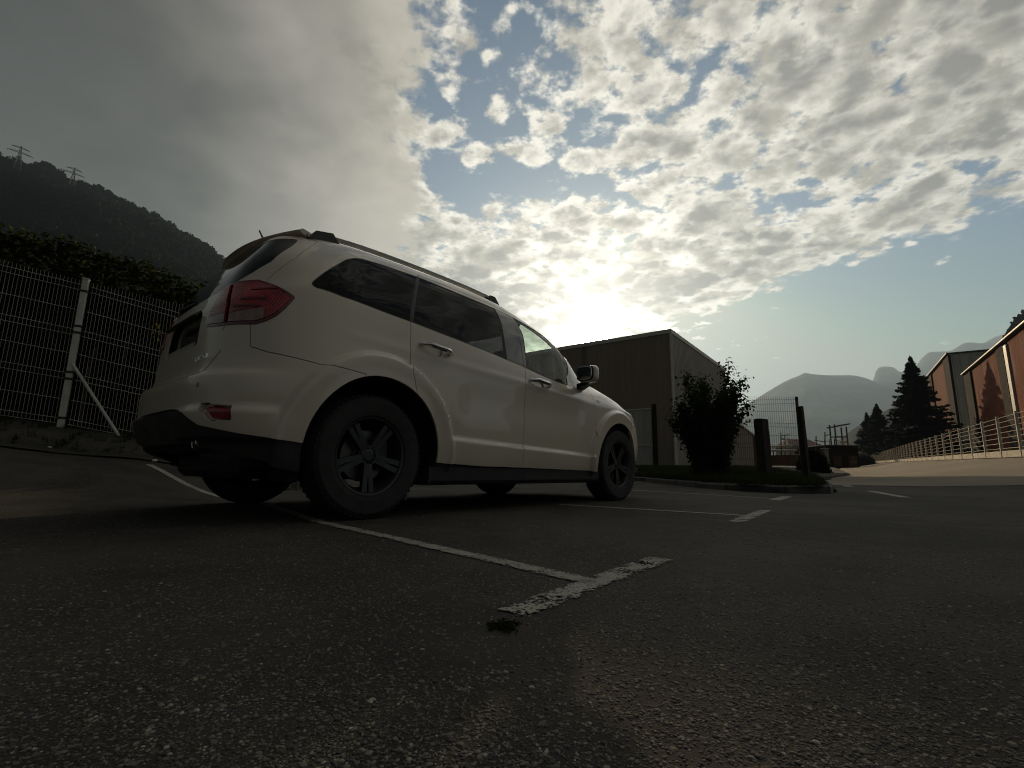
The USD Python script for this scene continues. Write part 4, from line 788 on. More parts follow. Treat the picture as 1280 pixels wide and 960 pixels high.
def _normals(gr):
    a = np.gradient(gr, axis=1); b = np.gradient(gr, axis=0); n = np.cross(b, a)
    l = np.linalg.norm(n, axis=2, keepdims=True); return n / np.maximum(l, 1e-12)
ARCH_R, ARCH_F = (.028, .37, .452, .455), (2.87, .36, .405, .415)
def _features(gr):
    x, y, z = gr[..., 0], gr[..., 1], gr[..., 2]
    side = _sst(.66, .80, y) * _sst(1.12, 1.0, z)
    r = np.hypot((x - .03) * 1.0, (z - .38))
    d = .040 * _sst(.598, .568, r) * side - .008 * _sst(.56, .47, r) * side
    r = np.hypot(x - 2.87, z - .37)
    d = d + .038 * _sst(.540, .512, r) * side - .008 * _sst(.50, .42, r) * side
    zc = .487 - .0347 * (x - .556)
    d = d + .026 * _sst(zc + .022, zc + .002, z) * _sst(.57, .63, x) * _sst(2.42, 2.36, x) * side
    rear = _sst(-.50, -.58, x) * _sst(.10, .62, y)
    d = d + .030 * _sst(.590, .568, z) * rear * _sst(.40, .43, z)
    d = d - .016 * np.exp(-((z - .78) / .13) ** 2) * _sst(.6, .8, x) * _sst(2.3, 2.1, x) * side      # hollow of the doors
    d = d + .006 * np.exp(-((z - (1.02 - .045 * (x - .5))) / .03) ** 2) * _sst(-.4, 0, x) * _sst(2.6, 2.0, x) * side
    return d
_GRID = _GRID + _normals(_GRID) * _features(_GRID)[..., None]
_GRID[..., 1][:, 0] = 0; _GRID[..., 1][:, -1] = 0; _GRID[-1, :, 1] = 0
_GN = _normals(_GRID); _GN[:, 0, 1] = 0; _GN[:, -1, 1] = 0; _GN[-1] = (0, 0, 1)
def _samp(A, s, t):
    fs = np.clip((np.asarray(s) - _GS[0]) / (_GS[1] - _GS[0]), 0, len(_GS) - 1.000001); ft = np.clip(np.asarray(t) / (_GT[1] - _GT[0]), 0, len(_GT) - 1.000001)
    i, j = fs.astype(int), ft.astype(int); a, b = (fs - i)[..., None], (ft - j)[..., None]
    return (A[j, i] * (1 - a) + A[j, i + 1] * a) * (1 - b) + (A[j + 1, i] * (1 - a) + A[j + 1, i + 1] * a) * b
def S(s, t, off=0.0):
    n = _samp(_GN, s, t); n /= np.maximum(np.linalg.norm(n, axis=-1, keepdims=True), 1e-9)
    return _samp(_GRID, s, t) + n * off
def XZ(pts):
    """(x, z) on the flank -> (s, t)"""
    out = []
    for x, z in pts:
        s = x
        for _ in range(25):
            col = _samp(_GRID, np.full(len(_GT), s), _GT); k = int(np.argmax(col[:, 2])) + 1
            t = np.interp(z, col[:k, 2], _GT[:k]); e = x - S(s, t)[0]; s += .8 * e
            if abs(e) < 1e-5: break
        out.append((float(s), float(t)))
    return out
def YZ(pts, rear=True):
    """(y, z) on the tail (or nose) -> (s, t)"""
    out = []
    ss = _GS[_GS < -.45] if rear else _GS[_GS > 3.1]
    for y, z in pts:
        s = float(np.interp(y, [0, .9], [-1.57, -.5])) if rear else float(np.interp(y, [0, .9], [4.34, 3.1]))
        for _ in range(30):
            col = _samp(_GRID, np.full(len(_GT), s), _GT); k = int(np.argmax(col[:, 2])) + 1
            t = np.interp(z, col[:k, 2], _GT[:k])
            row = S(ss, np.full(len(ss), t)); o = np.argsort(row[:, 1]); s2 = np.interp(y, row[o, 1], ss[o])
            if abs(s2 - s) < 1e-5: break
            s = s + .7 * (s2 - s)
        out.append((float(s), float(t)))
    return out
# ------------------------------------------------------------ the car
def build_car():
    root = thing('parked_car', 'white seven-seat family car with dark tinted rear windows, parked across the bay lines', 'car', (-1.48883, 3.46527, 0.0), .84740841)
    flip = lambda m: trimesh.Trimesh(np.asarray(m.vertices) * [1, -1, 1], np.asarray(m.faces)[:, ::-1], process=False)   # modelled with y to the right
    def put(name, m, mat, smooth=30, parent=root, label=None): return part(parent, name, flip(m), M[mat], smooth, label)
    def mirror(m): return trimesh.Trimesh(np.asarray(m.vertices) * [1, -1, 1], np.asarray(m.faces)[:, ::-1], process=False)
    P = sg.Polygon
    def rnd(p, r): return p.buffer(-r, quad_segs=4).buffer(2 * r, quad_segs=4).buffer(-r, quad_segs=4)
    SMIN, SMAX = COL_S[0], COL_S[-1]
    full = sg.box(SMIN, 0, SMAX, T_END)
    def ell(a):
        th = np.linspace(0, 2 * math.pi, 56, endpoint=False); pts = [(a[0] + a[2] * math.cos(u), a[1] + a[3] * math.sin(u)) for u in th]
        out = []
        for x, z in pts:
            if z < .172: continue
            out.append(XZ([(x, z)])[0])
        out.sort(key=lambda q: q[0]); lo, hi = out[0][0], out[-1][0]
        up = [q for q in out if q[1] > XZ([(q[0] if abs(q[0]) > 1e-3 else .001, a[1])])[0][1]]
        rest = [q for q in out if q not in up]; L = sorted([q for q in rest if q[0] < a[0]], key=lambda q: q[1]); R = sorted([q for q in rest if q[0] >= a[0]], key=lambda q: -q[1])
        return P([(L[0][0], -.05)] + L + sorted(up) + R + [(R[-1][0], -.05)]).buffer(0)
    arch_r, arch_f = ell(ARCH_R), ell(ARCH_F); arches = arch_r.union(arch_f)
    ds, dt = .016, .0125
    gs = np.arange(SMIN, SMAX + ds, ds); gt = np.arange(0, T_END + dt, dt)
    def skin(poly, off=0.0, flange=.014, inset=.0022, thick_edge=True):
        """the piece of the outer skin inside an outline, with its edges folded inwards"""
        poly = poly.intersection(full)
        if inset: 
            sh = poly.buffer(-inset, join_style=2)
            # the outline stays on the car's centre line so that both halves join
            cl = sg.box(SMIN - .01, 0, SMIN + .004, T_END).union(sg.box(SMAX - .004, 0, SMAX + .01, T_END)).union(sg.box(SMIN, T_END - .004, SMAX, T_END)).intersection(poly)
            poly = sh.union(cl).buffer(1e-5)
        V, Fc, key = [], [], {}
        def vid(p):
            k = (round(p[0], 5), round(p[1], 5))
            if k not in key: key[k] = len(V); V.append(k)
            return key[k]
        shapely.prepare(poly)
        b = poly.bounds
        I = np.where((gs >= b[0] - ds) & (gs <= b[2]))[0]; J = np.where((gt >= b[1] - dt) & (gt <= b[3]))[0]
        ii, jj = [a.ravel() for a in np.meshgrid(I, J)]
        cells = shapely.box(gs[ii], gt[jj], gs[ii] + ds, gt[jj] + dt)
        inside = shapely.contains_properly(poly, cells); hit = shapely.intersects(poly, cells) & ~inside
        for i, j in zip(ii[inside], jj[inside]):
            a = [vid(q) for q in ((gs[i], gt[j]), (gs[i] + ds, gt[j]), (gs[i] + ds, gt[j] + dt), (gs[i], gt[j] + dt))]
            Fc += [[a[0], a[1], a[2]], [a[0], a[2], a[3]]]
        for c in cells[hit]:
            x = shapely.intersection(poly, c)
            for q in getattr(x, 'geoms', [x]):
                if q.geom_type != 'Polygon' or q.area < 1e-7: continue
                q = sg.polygon.orient(q); v2, f2 = trimesh.creation.triangulate_polygon(q, engine='earcut')
                ids = [vid(p) for p in v2]
                for f in f2:
                    p = v2[f]; area = np.cross(p[1] - p[0], p[2] - p[0])
                    if abs(area) < 1e-9: continue
                    Fc.append([ids[f[0]], ids[f[1]], ids[f[2]]] if area > 0 else [ids[f[0]], ids[f[2]], ids[f[1]]])
        V2 = np.array(V); Fc = np.array(Fc)
        v = S(V2[:, 0], V2[:, 1], off)
        # ds x dt winding faces inwards: turn it
        Fc = Fc[:, ::-1]; m = [trimesh.Trimesh(v, Fc, process=False)]
        if flange:
            for ring in [r for q in getattr(poly, 'geoms', [poly]) if q.geom_type == 'Polygon' for r in (q.exterior, *q.interiors)]:
                c = np.array(ring.segmentize(.03).coords)[:-1]; n = len(c)
                if n < 3: continue
                a, bb = S(c[:, 0], c[:, 1], off), S(c[:, 0], c[:, 1], off - flange)
                onl = (c[:, 0] < SMIN + .006) | (c[:, 0] > SMAX - .006) | (c[:, 1] > T_END - .006) 
                k = np.arange(n); k2 = (k + 1) % n; keep = ~(onl[k] & onl[k2])
                f = np.vstack([np.stack([k, k2, k + n], 1)[keep], np.stack([k2, k2 + n, k + n], 1)[keep]])
                m.append(trimesh.Trimesh(np.vstack([a, bb]), f, process=False))
        m = cat(m); m.update_faces(m.area_faces > 1e-10); return m
    def both(m): return cat([m, mirror(m)])
    # outlines on the unrolled skin
    dlo = rnd(P([(-.458, 1.093), (-.417, 1.066), (-.244, 1.050), (.236, 1.060), (.71, 1.053), (1.181, 1.051), (1.394, 1.055), (1.887, 1.050), (2.30, 1.035), (2.42, 1.10), (2.50, 1.345), (2.34, 1.50), (2.0, 1.53), (1.52, 1.544), (1.238, 1.545), (.844, 1.545), (.427, 1.556), (.076, 1.537), (-.145, 1.512), (-.215, 1.485), (-.283, 1.426)]), .030)
    div_q = P([(.405, 1.7), (.385, 1.556), (.236, 1.06), (.22, .9), (-2, .9), (-2, 1.7)])
    div_b = P([(1.25, 1.7), (1.238, 1.54), (1.181, 1.051), (1.18, .9), (-2, .9), (-2, 1.7)])
    div_s = P([(1.46, 1.7), (1.45, 1.54), (1.385, 1.05), (1.384, .5), (-2, .5), (-2, 1.7)])
    div_f = P([(1.53, 1.7), (1.52, 1.544), (1.375 + .04, 1.052), (1.40, .9), (-2, .9), (-2, 1.7)])
    sail = P([(2.02, .9), (2.02, 1.02), (2.07, 1.15), (2.60, 1.46), (3, 1.4), (3, .9)])
    quarter_glass = dlo.intersection(div_q)
    door_glass = dlo.intersection(div_b).difference(div_q.buffer(.012))
    pillar_r = dlo.intersection(div_s).difference(div_b); pillar_f = dlo.intersection(div_f).difference(div_s)
    front_glass = dlo.difference(div_f).difference(sail); sail_tri = dlo.intersection(sail)
    rdoor = P([(.405, 1.583), (.385, 1.556), (.236, 1.06), (.229, .881), (.222, .755), (.268, .631), (.29, .45), (.40, .20), (.475, .197), (.89, .180), (1.341, .176), (1.365, .453), (1.372, .715), (1.384, .95), (1.45, 1.54), (1.455, 1.583)])
    fdoor = P([(1.455, 1.583), (1.45, 1.54), (1.384, .95), (1.372, .715), (1.365, .453), (1.341, .176), (2.37, .160), (2.41, .40), (2.43, .75), (2.44, 1.0), (2.47, 1.10), (2.555, 1.345), (2.40, 1.535), (2.05, 1.575), (1.6, 1.583)])
    quarter_trim = dlo.intersection(div_q.buffer(.016)).difference(rdoor)
    # tail
    seam = [(-.66, 1.70), (-.601, 1.593), (-.625, 1.50), (-.650, 1.344), (-.737, 1.226), (-.775, 1.16), (-.95, 1.046), (-.942, .907), (-.969, .876), (-.950, .763), (-1.023, .687), (-1.08, .632)]
    gate = P([(SMIN, 1.66), (-.70, 1.66)] + seam[1:] + [(SMIN, .628)])
    lamp = rnd(P([(-1.161, .922), (-1.147, 1.046), (-1.125, 1.172), (-1.083, 1.202), (-.951, 1.203), (-.817, 1.183), (-.687, 1.106), (-.531, 1.008), (-.58, .960), (-.631, .923), (-.685, .900), (-.746, .886), (-.899, .899), (-1.0, .905)]), .008)
    split = sg.LineString([(-1.03, 1.3), (-1.015, 1.204), (-.95, 1.046), (-.942, .85)])
    rear_glass = rnd(P([(SMIN - .2, 1.172), (-1.333, 1.176), (-1.10, 1.186), (-.96, 1.215), (-.883, 1.250), (-.795, 1.320), (-.755, 1.489), (-.755, 1.60), (SMIN - .2, 1.60)]), .03)
    valance_top = [(SMIN, .447), (-1.27, .448), (-1.11, .436), (-1.046, .414), (-.972, .380), (-.923, .356), (-.709, .316), (-.426, .276), (-.30, .27)]
    bumper = P([(SMIN, .612), (-1.10, .612), (-1.03, .67), (-.957, .748), (-.972, .866), (-.945, .903), (-.779, .888), (-.776, .770), (-.674, .743), (-.366, .709), (-.177, .696), (-.10, .69), (-.10, .3)] + valance_top[::-1])
    valance = P([(SMIN, .262), (-1.05, .255), (-.75, .20), (-.43, .13), (-.30, .10)] + valance_top[::-1])
    refl = rnd(P([(-.896, .453), (-.750, .445), (-.744, .384), (-.838, .387)]), .006); refl_pocket = refl.union(P([(-.935, .458), (-.88, .458), (-.82, .38), (-.86, .38)])).buffer(.006).buffer(-.003)
    plate_pocket = rnd(P([(SMIN - .2, 1.105), (-1.32, 1.085), (-1.27, 1.05), (-1.255, .828), (SMIN - .2, .828)]), .015)
    # nose
    hood = P([(2.50, 1.125), (2.56, 1.105), (3.0, 1.02), (3.40, .95), (3.55, .915), (SMAX, .900), (SMAX, 1.118), (3.2, 1.118)])
    cowl = P([(2.56, 1.128), (3.2, 1.122), (SMAX, 1.122), (SMAX, 1.160), (2.75, 1.160), (2.60, 1.15)])
    wind = rnd(P([(2.73, 1.168), (SMAX + .2, 1.165), (SMAX + .2, 1.655), (2.86, 1.655), (2.76, 1.50)]), .03)
    headlamp = rnd(P([(3.08, .80), (3.25, .885), (3.60, .885), (3.93, .80), (3.93, .70), (3.55, .68)]), .012)
    grille = rnd(P([(3.97, .85), (SMAX + .2, .86), (SMAX + .2, .60), (4.02, .60)]), .02)
    fbump = P([(3.12, .69), (3.30, .68), (3.55, .67), (3.96, .69), (3.96, .86), (3.6, .895), (SMAX, .893), (SMAX, .13), (3.05, .13)])
    fvalance = P([(3.0, .02), (3.0, .125), (SMAX, .125), (SMAX, .02)])
    intake = rnd(P([(3.80, .50), (SMAX + .2, .50), (SMAX + .2, .28), (3.72, .28)]), .02)
    fender = P([(2.44, 1.10), (2.44, 1.0), (2.43, .75), (2.41, .40), (2.37, .160), (3.02, .12), (3.12, .685), (3.06, .79), (3.25, .895), (3.5, .91), (3.0, 1.015), (2.56, 1.10), (2.50, 1.12)])
    lower_edge = P([(.40, .02), (.40, .197), (.89, .177), (1.341, .173), (2.37, .157), (2.55, .15), (2.55, .02)])
    taken = cat_union = shapely.union_all([dlo, rdoor, fdoor, gate, lamp, bumper, valance, hood, cowl, wind, headlamp, grille, fbump, fvalance, fender, lower_edge, arches])
    body = full.difference(taken).difference(sg.box(-2, 0, 5, .3))
    # inner shell: the dark lining of the shut lines and the cabin's trim
    hole = shapely.union_all([dlo.buffer(-.004), rear_glass.buffer(-.004), wind.buffer(-.004), arches.buffer(.002), sg.box(SMIN - 1, -1, SMAX + 1, .12), sg.box(SMIN - 1, -1, -.4, .27), refl_pocket.buffer(.01), plate_pocket.buffer(.01), lamp.buffer(-.02), intake, grille, headlamp.buffer(-.02)])
    put('inner_lining', both(skin(full.difference(hole), -.020, 0, 0)), 'shut_dark')
    put('body_shell', both(skin(body)), 'car_paint')
    put('liftgate', both(skin(gate.difference(lamp).difference(rear_glass).difference(plate_pocket))), 'car_paint')
    put('rear_bumper', both(skin(bumper.difference(arches).difference(refl_pocket), flange=.03)), 'car_paint')
    put('rear_valance', both(skin(valance.difference(arches), -.012, .03)), 'black_plastic')
    put('front_bumper', both(skin(fbump.difference(arches).difference(grille).difference(headlamp).difference(intake), flange=.03)), 'car_paint')
    put('front_valance', both(skin(fvalance.difference(arches), -.012, .03)), 'black_plastic')
    put('bonnet', both(skin(hood.difference(headlamp).difference(grille))), 'car_paint')
    put('scuttle_panel', both(skin(cowl, -.004)), 'black_plastic')
    put('windscreen', both(skin(wind, -.003, .008)), 'glass_front')
    put('rear_window', both(skin(rear_glass, -.002, .008)), 'glass_rear')
    put('number_plate_recess', both(skin(plate_pocket, -.035, 0, 0)), 'gloss_black')
    gr = put('grille', both(skin(grille, -.03, 0, 0)), 'black_plastic'); put('lower_intake', both(skin(intake, -.03, 0, 0)), 'black_plastic')
    for k in (.66, .73, .80):
        put('grille_bar', both(skin(sg.box(4.0, k, SMAX, k + .02), -.004, .02, 0)), 'chrome', parent=gr)
    import shapely.ops as so; lp = list(so.split(lamp, split).geoms)
    lp.sort(key=lambda q: q.centroid.x)
    for sgn in (1, -1):
        f = (lambda m: m) if sgn > 0 else mirror
        # doors
        for nm, outline, glass, pil, hs, ht in (('rear_door', rdoor, door_glass, pillar_r, (.31, .575), (.945, .934)), ('front_door', fdoor, front_glass, pillar_f, (1.44, 1.695), (.912, .899))):
            mid = (hs[0] + hs[1]) / 2; cup = affinity.scale(sg.Point(mid - .015, sum(ht) / 2 - .004).buffer(.05), 1.35, .85)
            d = put(nm, f(skin(outline.difference(dlo).difference(arches).difference(cup))), 'car_paint')
            put('door_window', f(skin(glass.buffer(-.006), -.004, .006)), 'glass_privacy' if nm == 'rear_door' else 'glass_front', parent=d)
            put('window_seal', f(skin(outline.intersection(dlo).difference(glass.buffer(-.010)).difference(pil).difference(sail_tri), -.003, .012, 0)), 'black_plastic', parent=d)
            put('pillar_trim', f(skin(pil, -.001, .010)), 'gloss_black', parent=d)
            u = np.linspace(0, 1, 15); ss = hs[0] + (hs[1] - hs[0]) * u; tt = ht[0] + (ht[1] - ht[0]) * u
            lift = .010 + .040 * np.minimum(1, np.sin(u * math.pi) * 1.5); c = np.array([S(a, b, o) for a, b, o in zip(ss, tt, lift)])
            grip = tube(c, .0185 - .005 * np.abs(u * 2 - 1) ** 3, 10); grip.vertices = c[np.clip(np.round((grip.vertices[:, 0] - c[0, 0]) / (c[-1, 0] - c[0, 0]) * 14).astype(int), 0, 14)] * [0, 0, 1] * .0 + grip.vertices
            h = put('door_handle', f(grip), 'chrome', parent=d)
            put('handle_cup', f(skin(cup, -.011, 0, 0)), 'car_paint', parent=d)
        put('mirror_sail', f(skin(sail_tri.buffer(-.002), -.001, .01)), 'gloss_black')
        put('front_wing', f(skin(fender.difference(arches).difference(headlamp))), 'car_paint')
        put('quarter_window', f(skin(quarter_glass.buffer(-.004), -.003, .006)), 'glass_privacy')
        put('quarter_seal', f(skin(quarter_trim.difference(quarter_glass.buffer(-.010)), -.0035, .012, 0)), 'black_plastic')
        put('headlamp', f(skin(headlamp, .001, .02)), 'headlamp_clear')
        lb = f(skin(lamp.difference(lamp.buffer(-.014)), .004, .02, 0)); tl = put('tail_lamp', lb, 'lens_dark_red')
        for q, nm in zip(lp, ('reversing_lamp', 'brake_lamp')):
            q = q.buffer(-.016); b = q.bounds; cut = b[1] + .075
            low = q.intersection(sg.box(-9, 0, -.70, cut)); hi = q.difference(low)
            put('red_lens', f(skin(hi, .007, .012, 0)), 'lens_red', parent=tl)
            low = low.buffer(-.002)
            if not low.is_empty: put('clear_lens', f(skin(low, .006, .010, 0)), 'lens_clear', parent=tl)
        for (a, b) in ((-.66, 1.075), (-.70, 1.02), (-.74, .985)):
            put('lamp_rib', f(skin(sg.LineString([(a, b), (a - .16, b + .035)]).buffer(.006), .011, .008, 0)), 'lens_dark_red', parent=tl)
        rp = put('reflector_pocket', f(skin(refl_pocket, -.028, 0, 0)), 'car_paint')
        put('rear_reflector', f(skin(refl, -.012, .012, 0)), 'reflector_red', parent=rp)
        put('parking_sensor', f(skin(sg.Point(-.977, .558).buffer(.013), .001, .003, 0)), 'sensor_trim'); put('parking_sensor', f(skin(sg.Point(-1.32, .54).buffer(.013), .001, .003, 0)), 'sensor_trim')
        put('side_repeater', f(skin(affinity.scale(sg.Point(2.52, .84).buffer(.03), 1.3, .45), .003, .004, 0)), 'lens_clear')
        # sill
        sill = []
        xs = np.linspace(.44, 2.50, 12)
        ring = [(.905, .302), (.900, .215), (.87, .185), (.70, .185), (.70, .302)]
        v = np.array([[x, y - .006, z] for x in xs for y, z in ring]); fc = []
        for i in range(len(xs) - 1):
            for j in range(5):
                a, b = i * 5 + j, i * 5 + (j + 1) % 5; fc += [[a, b, a + 5], [b, b + 5, a + 5]]
        m = trimesh.Trimesh(v, fc, process=False); m = cat([m, box(.01, .2, .11, (.44, .80, .245)), box(.01, .2, .11, (2.5, .80, .245))]); m.fix_normals() if False else None
        put('sill_cladding', f(m), 'black_plastic', 40)
        # wheels
        for wx in (0.0, 2.89):
            wheel(put, f, root, wx, sgn)
        # arch liners
        for a in (ARCH_R, ARCH_F):
            th = np.linspace(-.35, math.pi + .35, 30); c = np.stack([a[0] + (a[2] + .012) * np.cos(th), np.zeros(30), np.maximum(.16, a[1] + (a[3] + .012) * np.sin(th))], 1)
            yo = np.array([S(*XZ([(np.clip(x, -.7, 3.4), max(z, .2))])[0])[1] for x, _, z in c]) - .012
            v = np.vstack([c + np.stack([0 * yo, yo, 0 * yo], 1), c + [0, .50, 0]]); k = np.arange(29)
            fc = np.vstack([np.stack([k, k + 1, k + 30], 1), np.stack([k + 1, k + 31, k + 30], 1)])
            inner = trimesh.Trimesh(np.vstack([c + [0, .50, 0], [[a[0], .50, .3]]]), [[i, i + 1, 30] for i in range(29)], process=False)
            put('arch_liner', f(cat([trimesh.Trimesh(v, fc, process=False), inner])), 'shut_dark', 60)
        # mirror
        hx, hy, hz = 2.19, 1.005, 1.175
        ell_ = lambda sx, sy, sz, c: trimesh.creation.icosphere(3).apply_scale(1).apply_transform(np.diag([sx, sy, sz, 1])).apply_translation(c)
        def sq(sx, sy, sz, c, e=.55):
            m = trimesh.creation.icosphere(3); v = m.vertices; v = np.sign(v) * np.abs(v) ** e; m.vertices = v / np.abs(v).max(0) * [sx, sy, sz] + np.array(c); return m
        mh = sq(.066, .100, .080, (hx, hy, hz)); mh.vertices[:, 0] += np.where(mh.vertices[:, 0] > hx, -.25 * np.abs(mh.vertices[:, 1] - hy), 0)
        mr = put('wing_mirror', f(mh), 'car_paint', True)
        put('mirror_surround', f(sq(.012, .091, .072, (hx - .070, hy, hz))), 'black_plastic', True, parent=mr)
        put('mirror_glass', f(sq(.006, .081, .062, (hx - .079, hy, hz))), 'mirror_silver', True, parent=mr)
        put('mirror_arm', f(hull(np.vstack([box(.09, .02, .05, (hx + .06, .865, hz - .10)).vertices, box(.07, .02, .035, (hx + .01, .97, hz - .085)).vertices]))), 'black_plastic', 40, parent=mr)
        # roof rail
        xs = np.linspace(-.36, 1.36, 24); u = np.linspace(0, 1, 24)
        c = []
        for x, q in zip(xs, u):
            i = np.argmin(np.abs(_GRID[:, :, 0] - x) + np.abs(_GRID[:, :, 1] - .60) + 9 * (_GRID[:, :, 2] < 1.5)); c.append(_GRID.reshape(-1, 3)[i][2])
        zr = np.convolve(np.pad(c, 3, 'edge'), np.ones(7) / 7, 'valid'); lift = .034 * np.minimum(1, np.minimum(q_ := np.minimum(u, 1 - u) / .055, 1))
        v = []
        for x, z0, l in zip(xs, zr, lift): v += [[x, .620, z0 + l - .012], [x, .620, z0 + l + .006], [x, .612, z0 + l + .012], [x, .594, z0 + l + .010], [x, .588, z0 + l - .012]]
        fc = []
        for i in range(23):
            for j in range(5): a, b = i * 5 + j, i * 5 + (j + 1) % 5; fc += [[a, a + 5, b], [b, a + 5, b + 5]]
        m = trimesh.Trimesh(np.array(v), fc, process=True); m.fix_normals()
        rr = put('roof_rail', f(m), 'satin_rail', 40)
        for xa, xb in ((-.36, -.14), (1.20, 1.37)):
            za, zb = np.interp([xa, xb], xs, zr)
            put('rail_foot', f(hull([[xa, .628, za - .02], [xa, .578, za - .01], [xb, .628, zb - .02], [xb, .578, zb - .01], [xa + .05, .622, za + .05], [xa + .05, .584, za + .05], [xb - .06, .622, zb + .056], [xb - .06, .584, zb + .056]])), 'black_plastic', 30, parent=rr)
        # seats
        for nm, x0, y0, tall in (('front_seat', 1.35, .38, 1.0), ('middle_seat', .50, .40, .95), ('rear_seat', -.25, .36, .9)):
            st = put(nm, f(hull(np.vstack([box(.46, .48, .14, (x0 + .05, y0, .52), .05).vertices]))), 'seat_cloth', 40)
            back = hull(np.vstack([box(.12, .47, .10, (x0 - .16, y0, .58), .04).vertices, box(.10, .40, .08, (x0 - .32, y0, 1.12 * tall), .04).vertices]))
            put('seat_back', f(back), 'seat_cloth', 40, parent=st); put('head_restraint', f(box(.09, .27, .17, (x0 - .36, y0, 1.27 * tall), .04)), 'seat_cloth', 40, parent=st)
    # spoiler over the tail window
    ys = np.linspace(-.60, .60, 31); te = -.565 + .085 * np.abs(ys / .45) ** 2.2; te = np.minimum(te, -.33); zt = 1.700 - .025 * (1 - np.abs(ys / .6) ** 2) + .010
    v, fc = [], []
    for y, x, z in zip(ys, te, zt):
        xf = -.30 + .06 * (1 - abs(y) / .6); zf = 1.735 - .028 * (abs(y) / .6) ** 3 + .004
        v += [[xf, y, zf], [x + .02, y, z + .018], [x, y, z + .004], [x + .015, y, z - .012], [xf, y, zf - .055]]
    for i in range(30):
        for j in range(5): a, b = i * 5 + j, i * 5 + (j + 1) % 5; fc += [[a, a + 5, b], [b, a + 5, b + 5]]
    n = len(v); fc += [[0, 1, 2], [0, 2, 3], [0, 3, 4]] + [[n - 5, n - 3, n - 4], [n - 5, n - 2, n - 3], [n - 5, n - 1, n - 2]]
    m = trimesh.Trimesh(np.array(v), fc, process=False); 
    if m.volume < 0: m.invert()
    sp = put('roof_spoiler', m, 'car_paint', 35)
    put('high_brake_lamp', box(.012, .30, .014, (-.548, 0, 1.690), .004), 'lens_dark_red', parent=sp)
    put('aerial', tube([(-.30, .0, 1.735), (-.36, .0, 1.80), (-.42, .0, 1.90)], [.009, .007, .005], 6), 'black_plastic')
    # number plate and name badge
    put('number_plate', box(.010, .52, .11, (-.783, 0, .93), .003), 'plate_white')
    put('plate_lamp_bar', box(.03, .56, .022, (-.800, 0, 1.135), .008), 'black_plastic')
    t = meshkit.text_mesh('FREEMONT', .026, .004); t.apply_translation((-t.bounds.mean(0)[0], 0, 0))
    tv = np.stack([np.full(len(t.vertices), -.806) - t.vertices[:, 2], -.50 * -1 + t.vertices[:, 0] * 1.0, .845 + t.vertices[:, 1]], 1)
    put('model_badge', trimesh.Trimesh(tv, t.faces, process=False), 'chrome')
    put('tailgate_wiper', bar((-.745, .05, 1.27), (-.715, -.42, 1.33), .009), 'black_plastic')
    # cabin
    put('cabin_floor', box(3.3, 1.5, .05, (1.1, 0, .36)), 'cabin_dark')
    put('dashboard', hull([[2.05, y, z] for y in (-.72, .72) for z in (.7, 1.0)] + [[2.70, y, z] for y in (-.62, .62) for z in (.7, 1.10)]), 'cabin_dark')
    put('steering_wheel', trimesh.creation.torus(.18, .015, major_sections=24, minor_sections=8).apply_transform(trimesh.transformations.rotation_matrix(1.15, [0, 1, 0])).apply_translation((1.88, -.38, .98)), 'black_plastic', 60)
    put('inside_mirror', box(.03, .24, .065, (2.08, 0, 1.50), .015), 'black_plastic')
    # under the body
    put('underbody', cat([box(4.1, 1.0, .16, (1.45, 0, .30), .04), box(1.95, 1.56, .12, (1.45, 0, .29), .03), box(.50, 1.30, .14, (-.52, 0, .44), .05), box(.45, 1.45, .12, (3.45, 0, .30), .04)]), 'shut_dark')
    put('rear_axle', cat([bar((0, -.70, .33), (0, .70, .33), .045), bar((.30, -.5, .30), (0, -.6, .30), .03), bar((.30, .5, .30), (0, .6, .30), .03)]), 'black_plastic')
    ex = put('exhaust', cat([box(.30, .55, .15, (-.48, .28, .36), .06), tube([(-.60, .50, .38), (-.70, .52, .40), (-.79, .525, .405)], .03, 12, caps=False)]), 'steel_grey')
    put('exhaust_tip', cat([lathe([(.029, -.07), (.032, .0), (.028, .003), (.024, 0), (.022, -.06)], 20, 'x').apply_transform(np.diag([-1, 1, 1, 1])).apply_translation((-.80, .525, .405))]), 'chrome', 40, parent=ex)
    return root

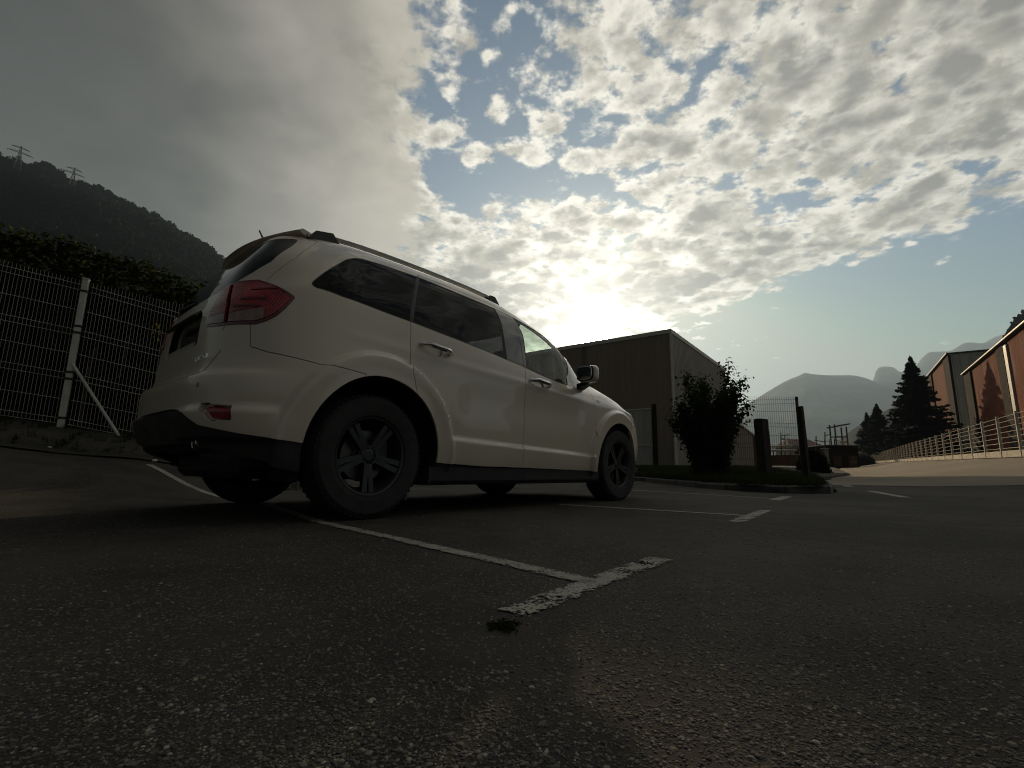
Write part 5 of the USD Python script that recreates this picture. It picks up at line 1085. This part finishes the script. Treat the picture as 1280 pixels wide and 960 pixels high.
def wheel(put, f, root, wx, sgn):
    T = trimesh.transformations.rotation_matrix
    prof = [(.222, -.095), (.234, -.112), (.262, -.117), (.318, -.117), (.342, -.108), (.355, -.088)]
    for y in (-.060, -.022, .022, .060): prof += [(.361, y - .010), (.353, y - .006), (.353, y + .006), (.361, y + .010)]
    prof += [(.355, .088), (.342, .108), (.330, .1135), (.325, .117), (.272, .117), (.268, .115), (.262, .117), (.234, .112), (.222, .095), (.215, 0), (.222, -.095)]
    tyre = lathe(prof, 64, 'y')
    # shoulder lugs
    lugs = []
    for k in range(60):
        a = k / 60 * 2 * math.pi
        for y in (-.093, .093):
            b = box(.016, .036, .010, (0, y, .3490), .003); b.apply_transform(T(a, [0, 1, 0])); lugs.append(b)
    mv = lambda m: f(m.apply_translation((wx, .800, .360)))
    w = put('wheel', mv(cat([tyre] + lugs)), 'rubber', 35, label='front right wheel, dark five-spoke rim' if False else None)
    rim = lathe([(.200, -.095), (.224, -.098), (.224, -.090), (.205, -.07), (.196, .02), (.205, .07), (.222, .086), (.229, .100), (.226, .106), (.217, .104), (.206, .090), (.186, .02), (.186, -.07), (.200, -.095)], 60, 'y')
    put('rim', mv(rim), 'dark_alloy', 35, parent=w)
    sp = []
    for k in range(5):
        a = k / 5 * 2 * math.pi + math.pi
        for sd in (-1, 1):
            h = hull([[sd * .010 + dx, y, r] for r, dw, y0, y1 in ((.045, .014, .050, .078), (.13, .013, .052, .082), (.212, .016, .060, .092)) for dx in (-dw + sd * (.006 if r > .1 else 0) + sd * (.008 if r > .2 else 0), dw + sd * (.006 if r > .1 else 0) + sd * (.008 if r > .2 else 0)) for y in (y0, y1)])
            h.apply_transform(T(a, [0, 1, 0])); sp.append(h)
        web = hull([[dx, y, r] for r, dw in ((.05, .014), (.205, .020)) for dx in (-dw, dw) for y in (.045, .066)]); web.apply_transform(T(a, [0, 1, 0])); sp.append(web)
    sp.append(lathe([(0, .082), (.028, .081), (.034, .076), (.062, .070), (.066, .055), (.066, .03), (0, .03)][::-1], 40, 'y'))
    for m in sp:
        put('spoke' if m is not sp[-1] else 'hub', mv(m), 'dark_alloy', 30, parent=w)
    for k in range(5):
        a = k / 5 * 2 * math.pi + math.pi / 5 + math.pi; b = lathe([(.009, .06), (.009, .080), (.006, .084), (0, .084)], 8, 'y'); b.apply_translation((.048 * math.sin(a), 0, .048 * math.cos(a))); put('wheel_nut', mv(b), 'brake_steel', 30, parent=w)
    disc = cat([lathe([(0, .0), (.150, 0), (.150, .022), (.085, .022), (.08, .035), (0, .035)], 40, 'y')]); put('brake_disc', mv(disc), 'brake_steel', 30, parent=w)
    put('brake_caliper', mv(hull([[x, y, z] for x in (.07, .14) for y in (-.03, .05) for z in (-.08, .09)])), 'black_plastic', 30, parent=w)
build_car()
# ------------------------------------------------------------ the hazy air of the valley
g = G(); vol = g.node('principled_volume', 'volume', color=(.55, .76, 1.0), density=HAZE, anisotropy=.35)
mm = g.make('valley_haze', volume=vol)
solo('haze', trimesh.creation.box((26000, 26000, 1760)).apply_translation((0, 0, 1750 / 2 - 10)), mm, kind='stuff', label='thin evening haze lying in the valley', cat='haze')
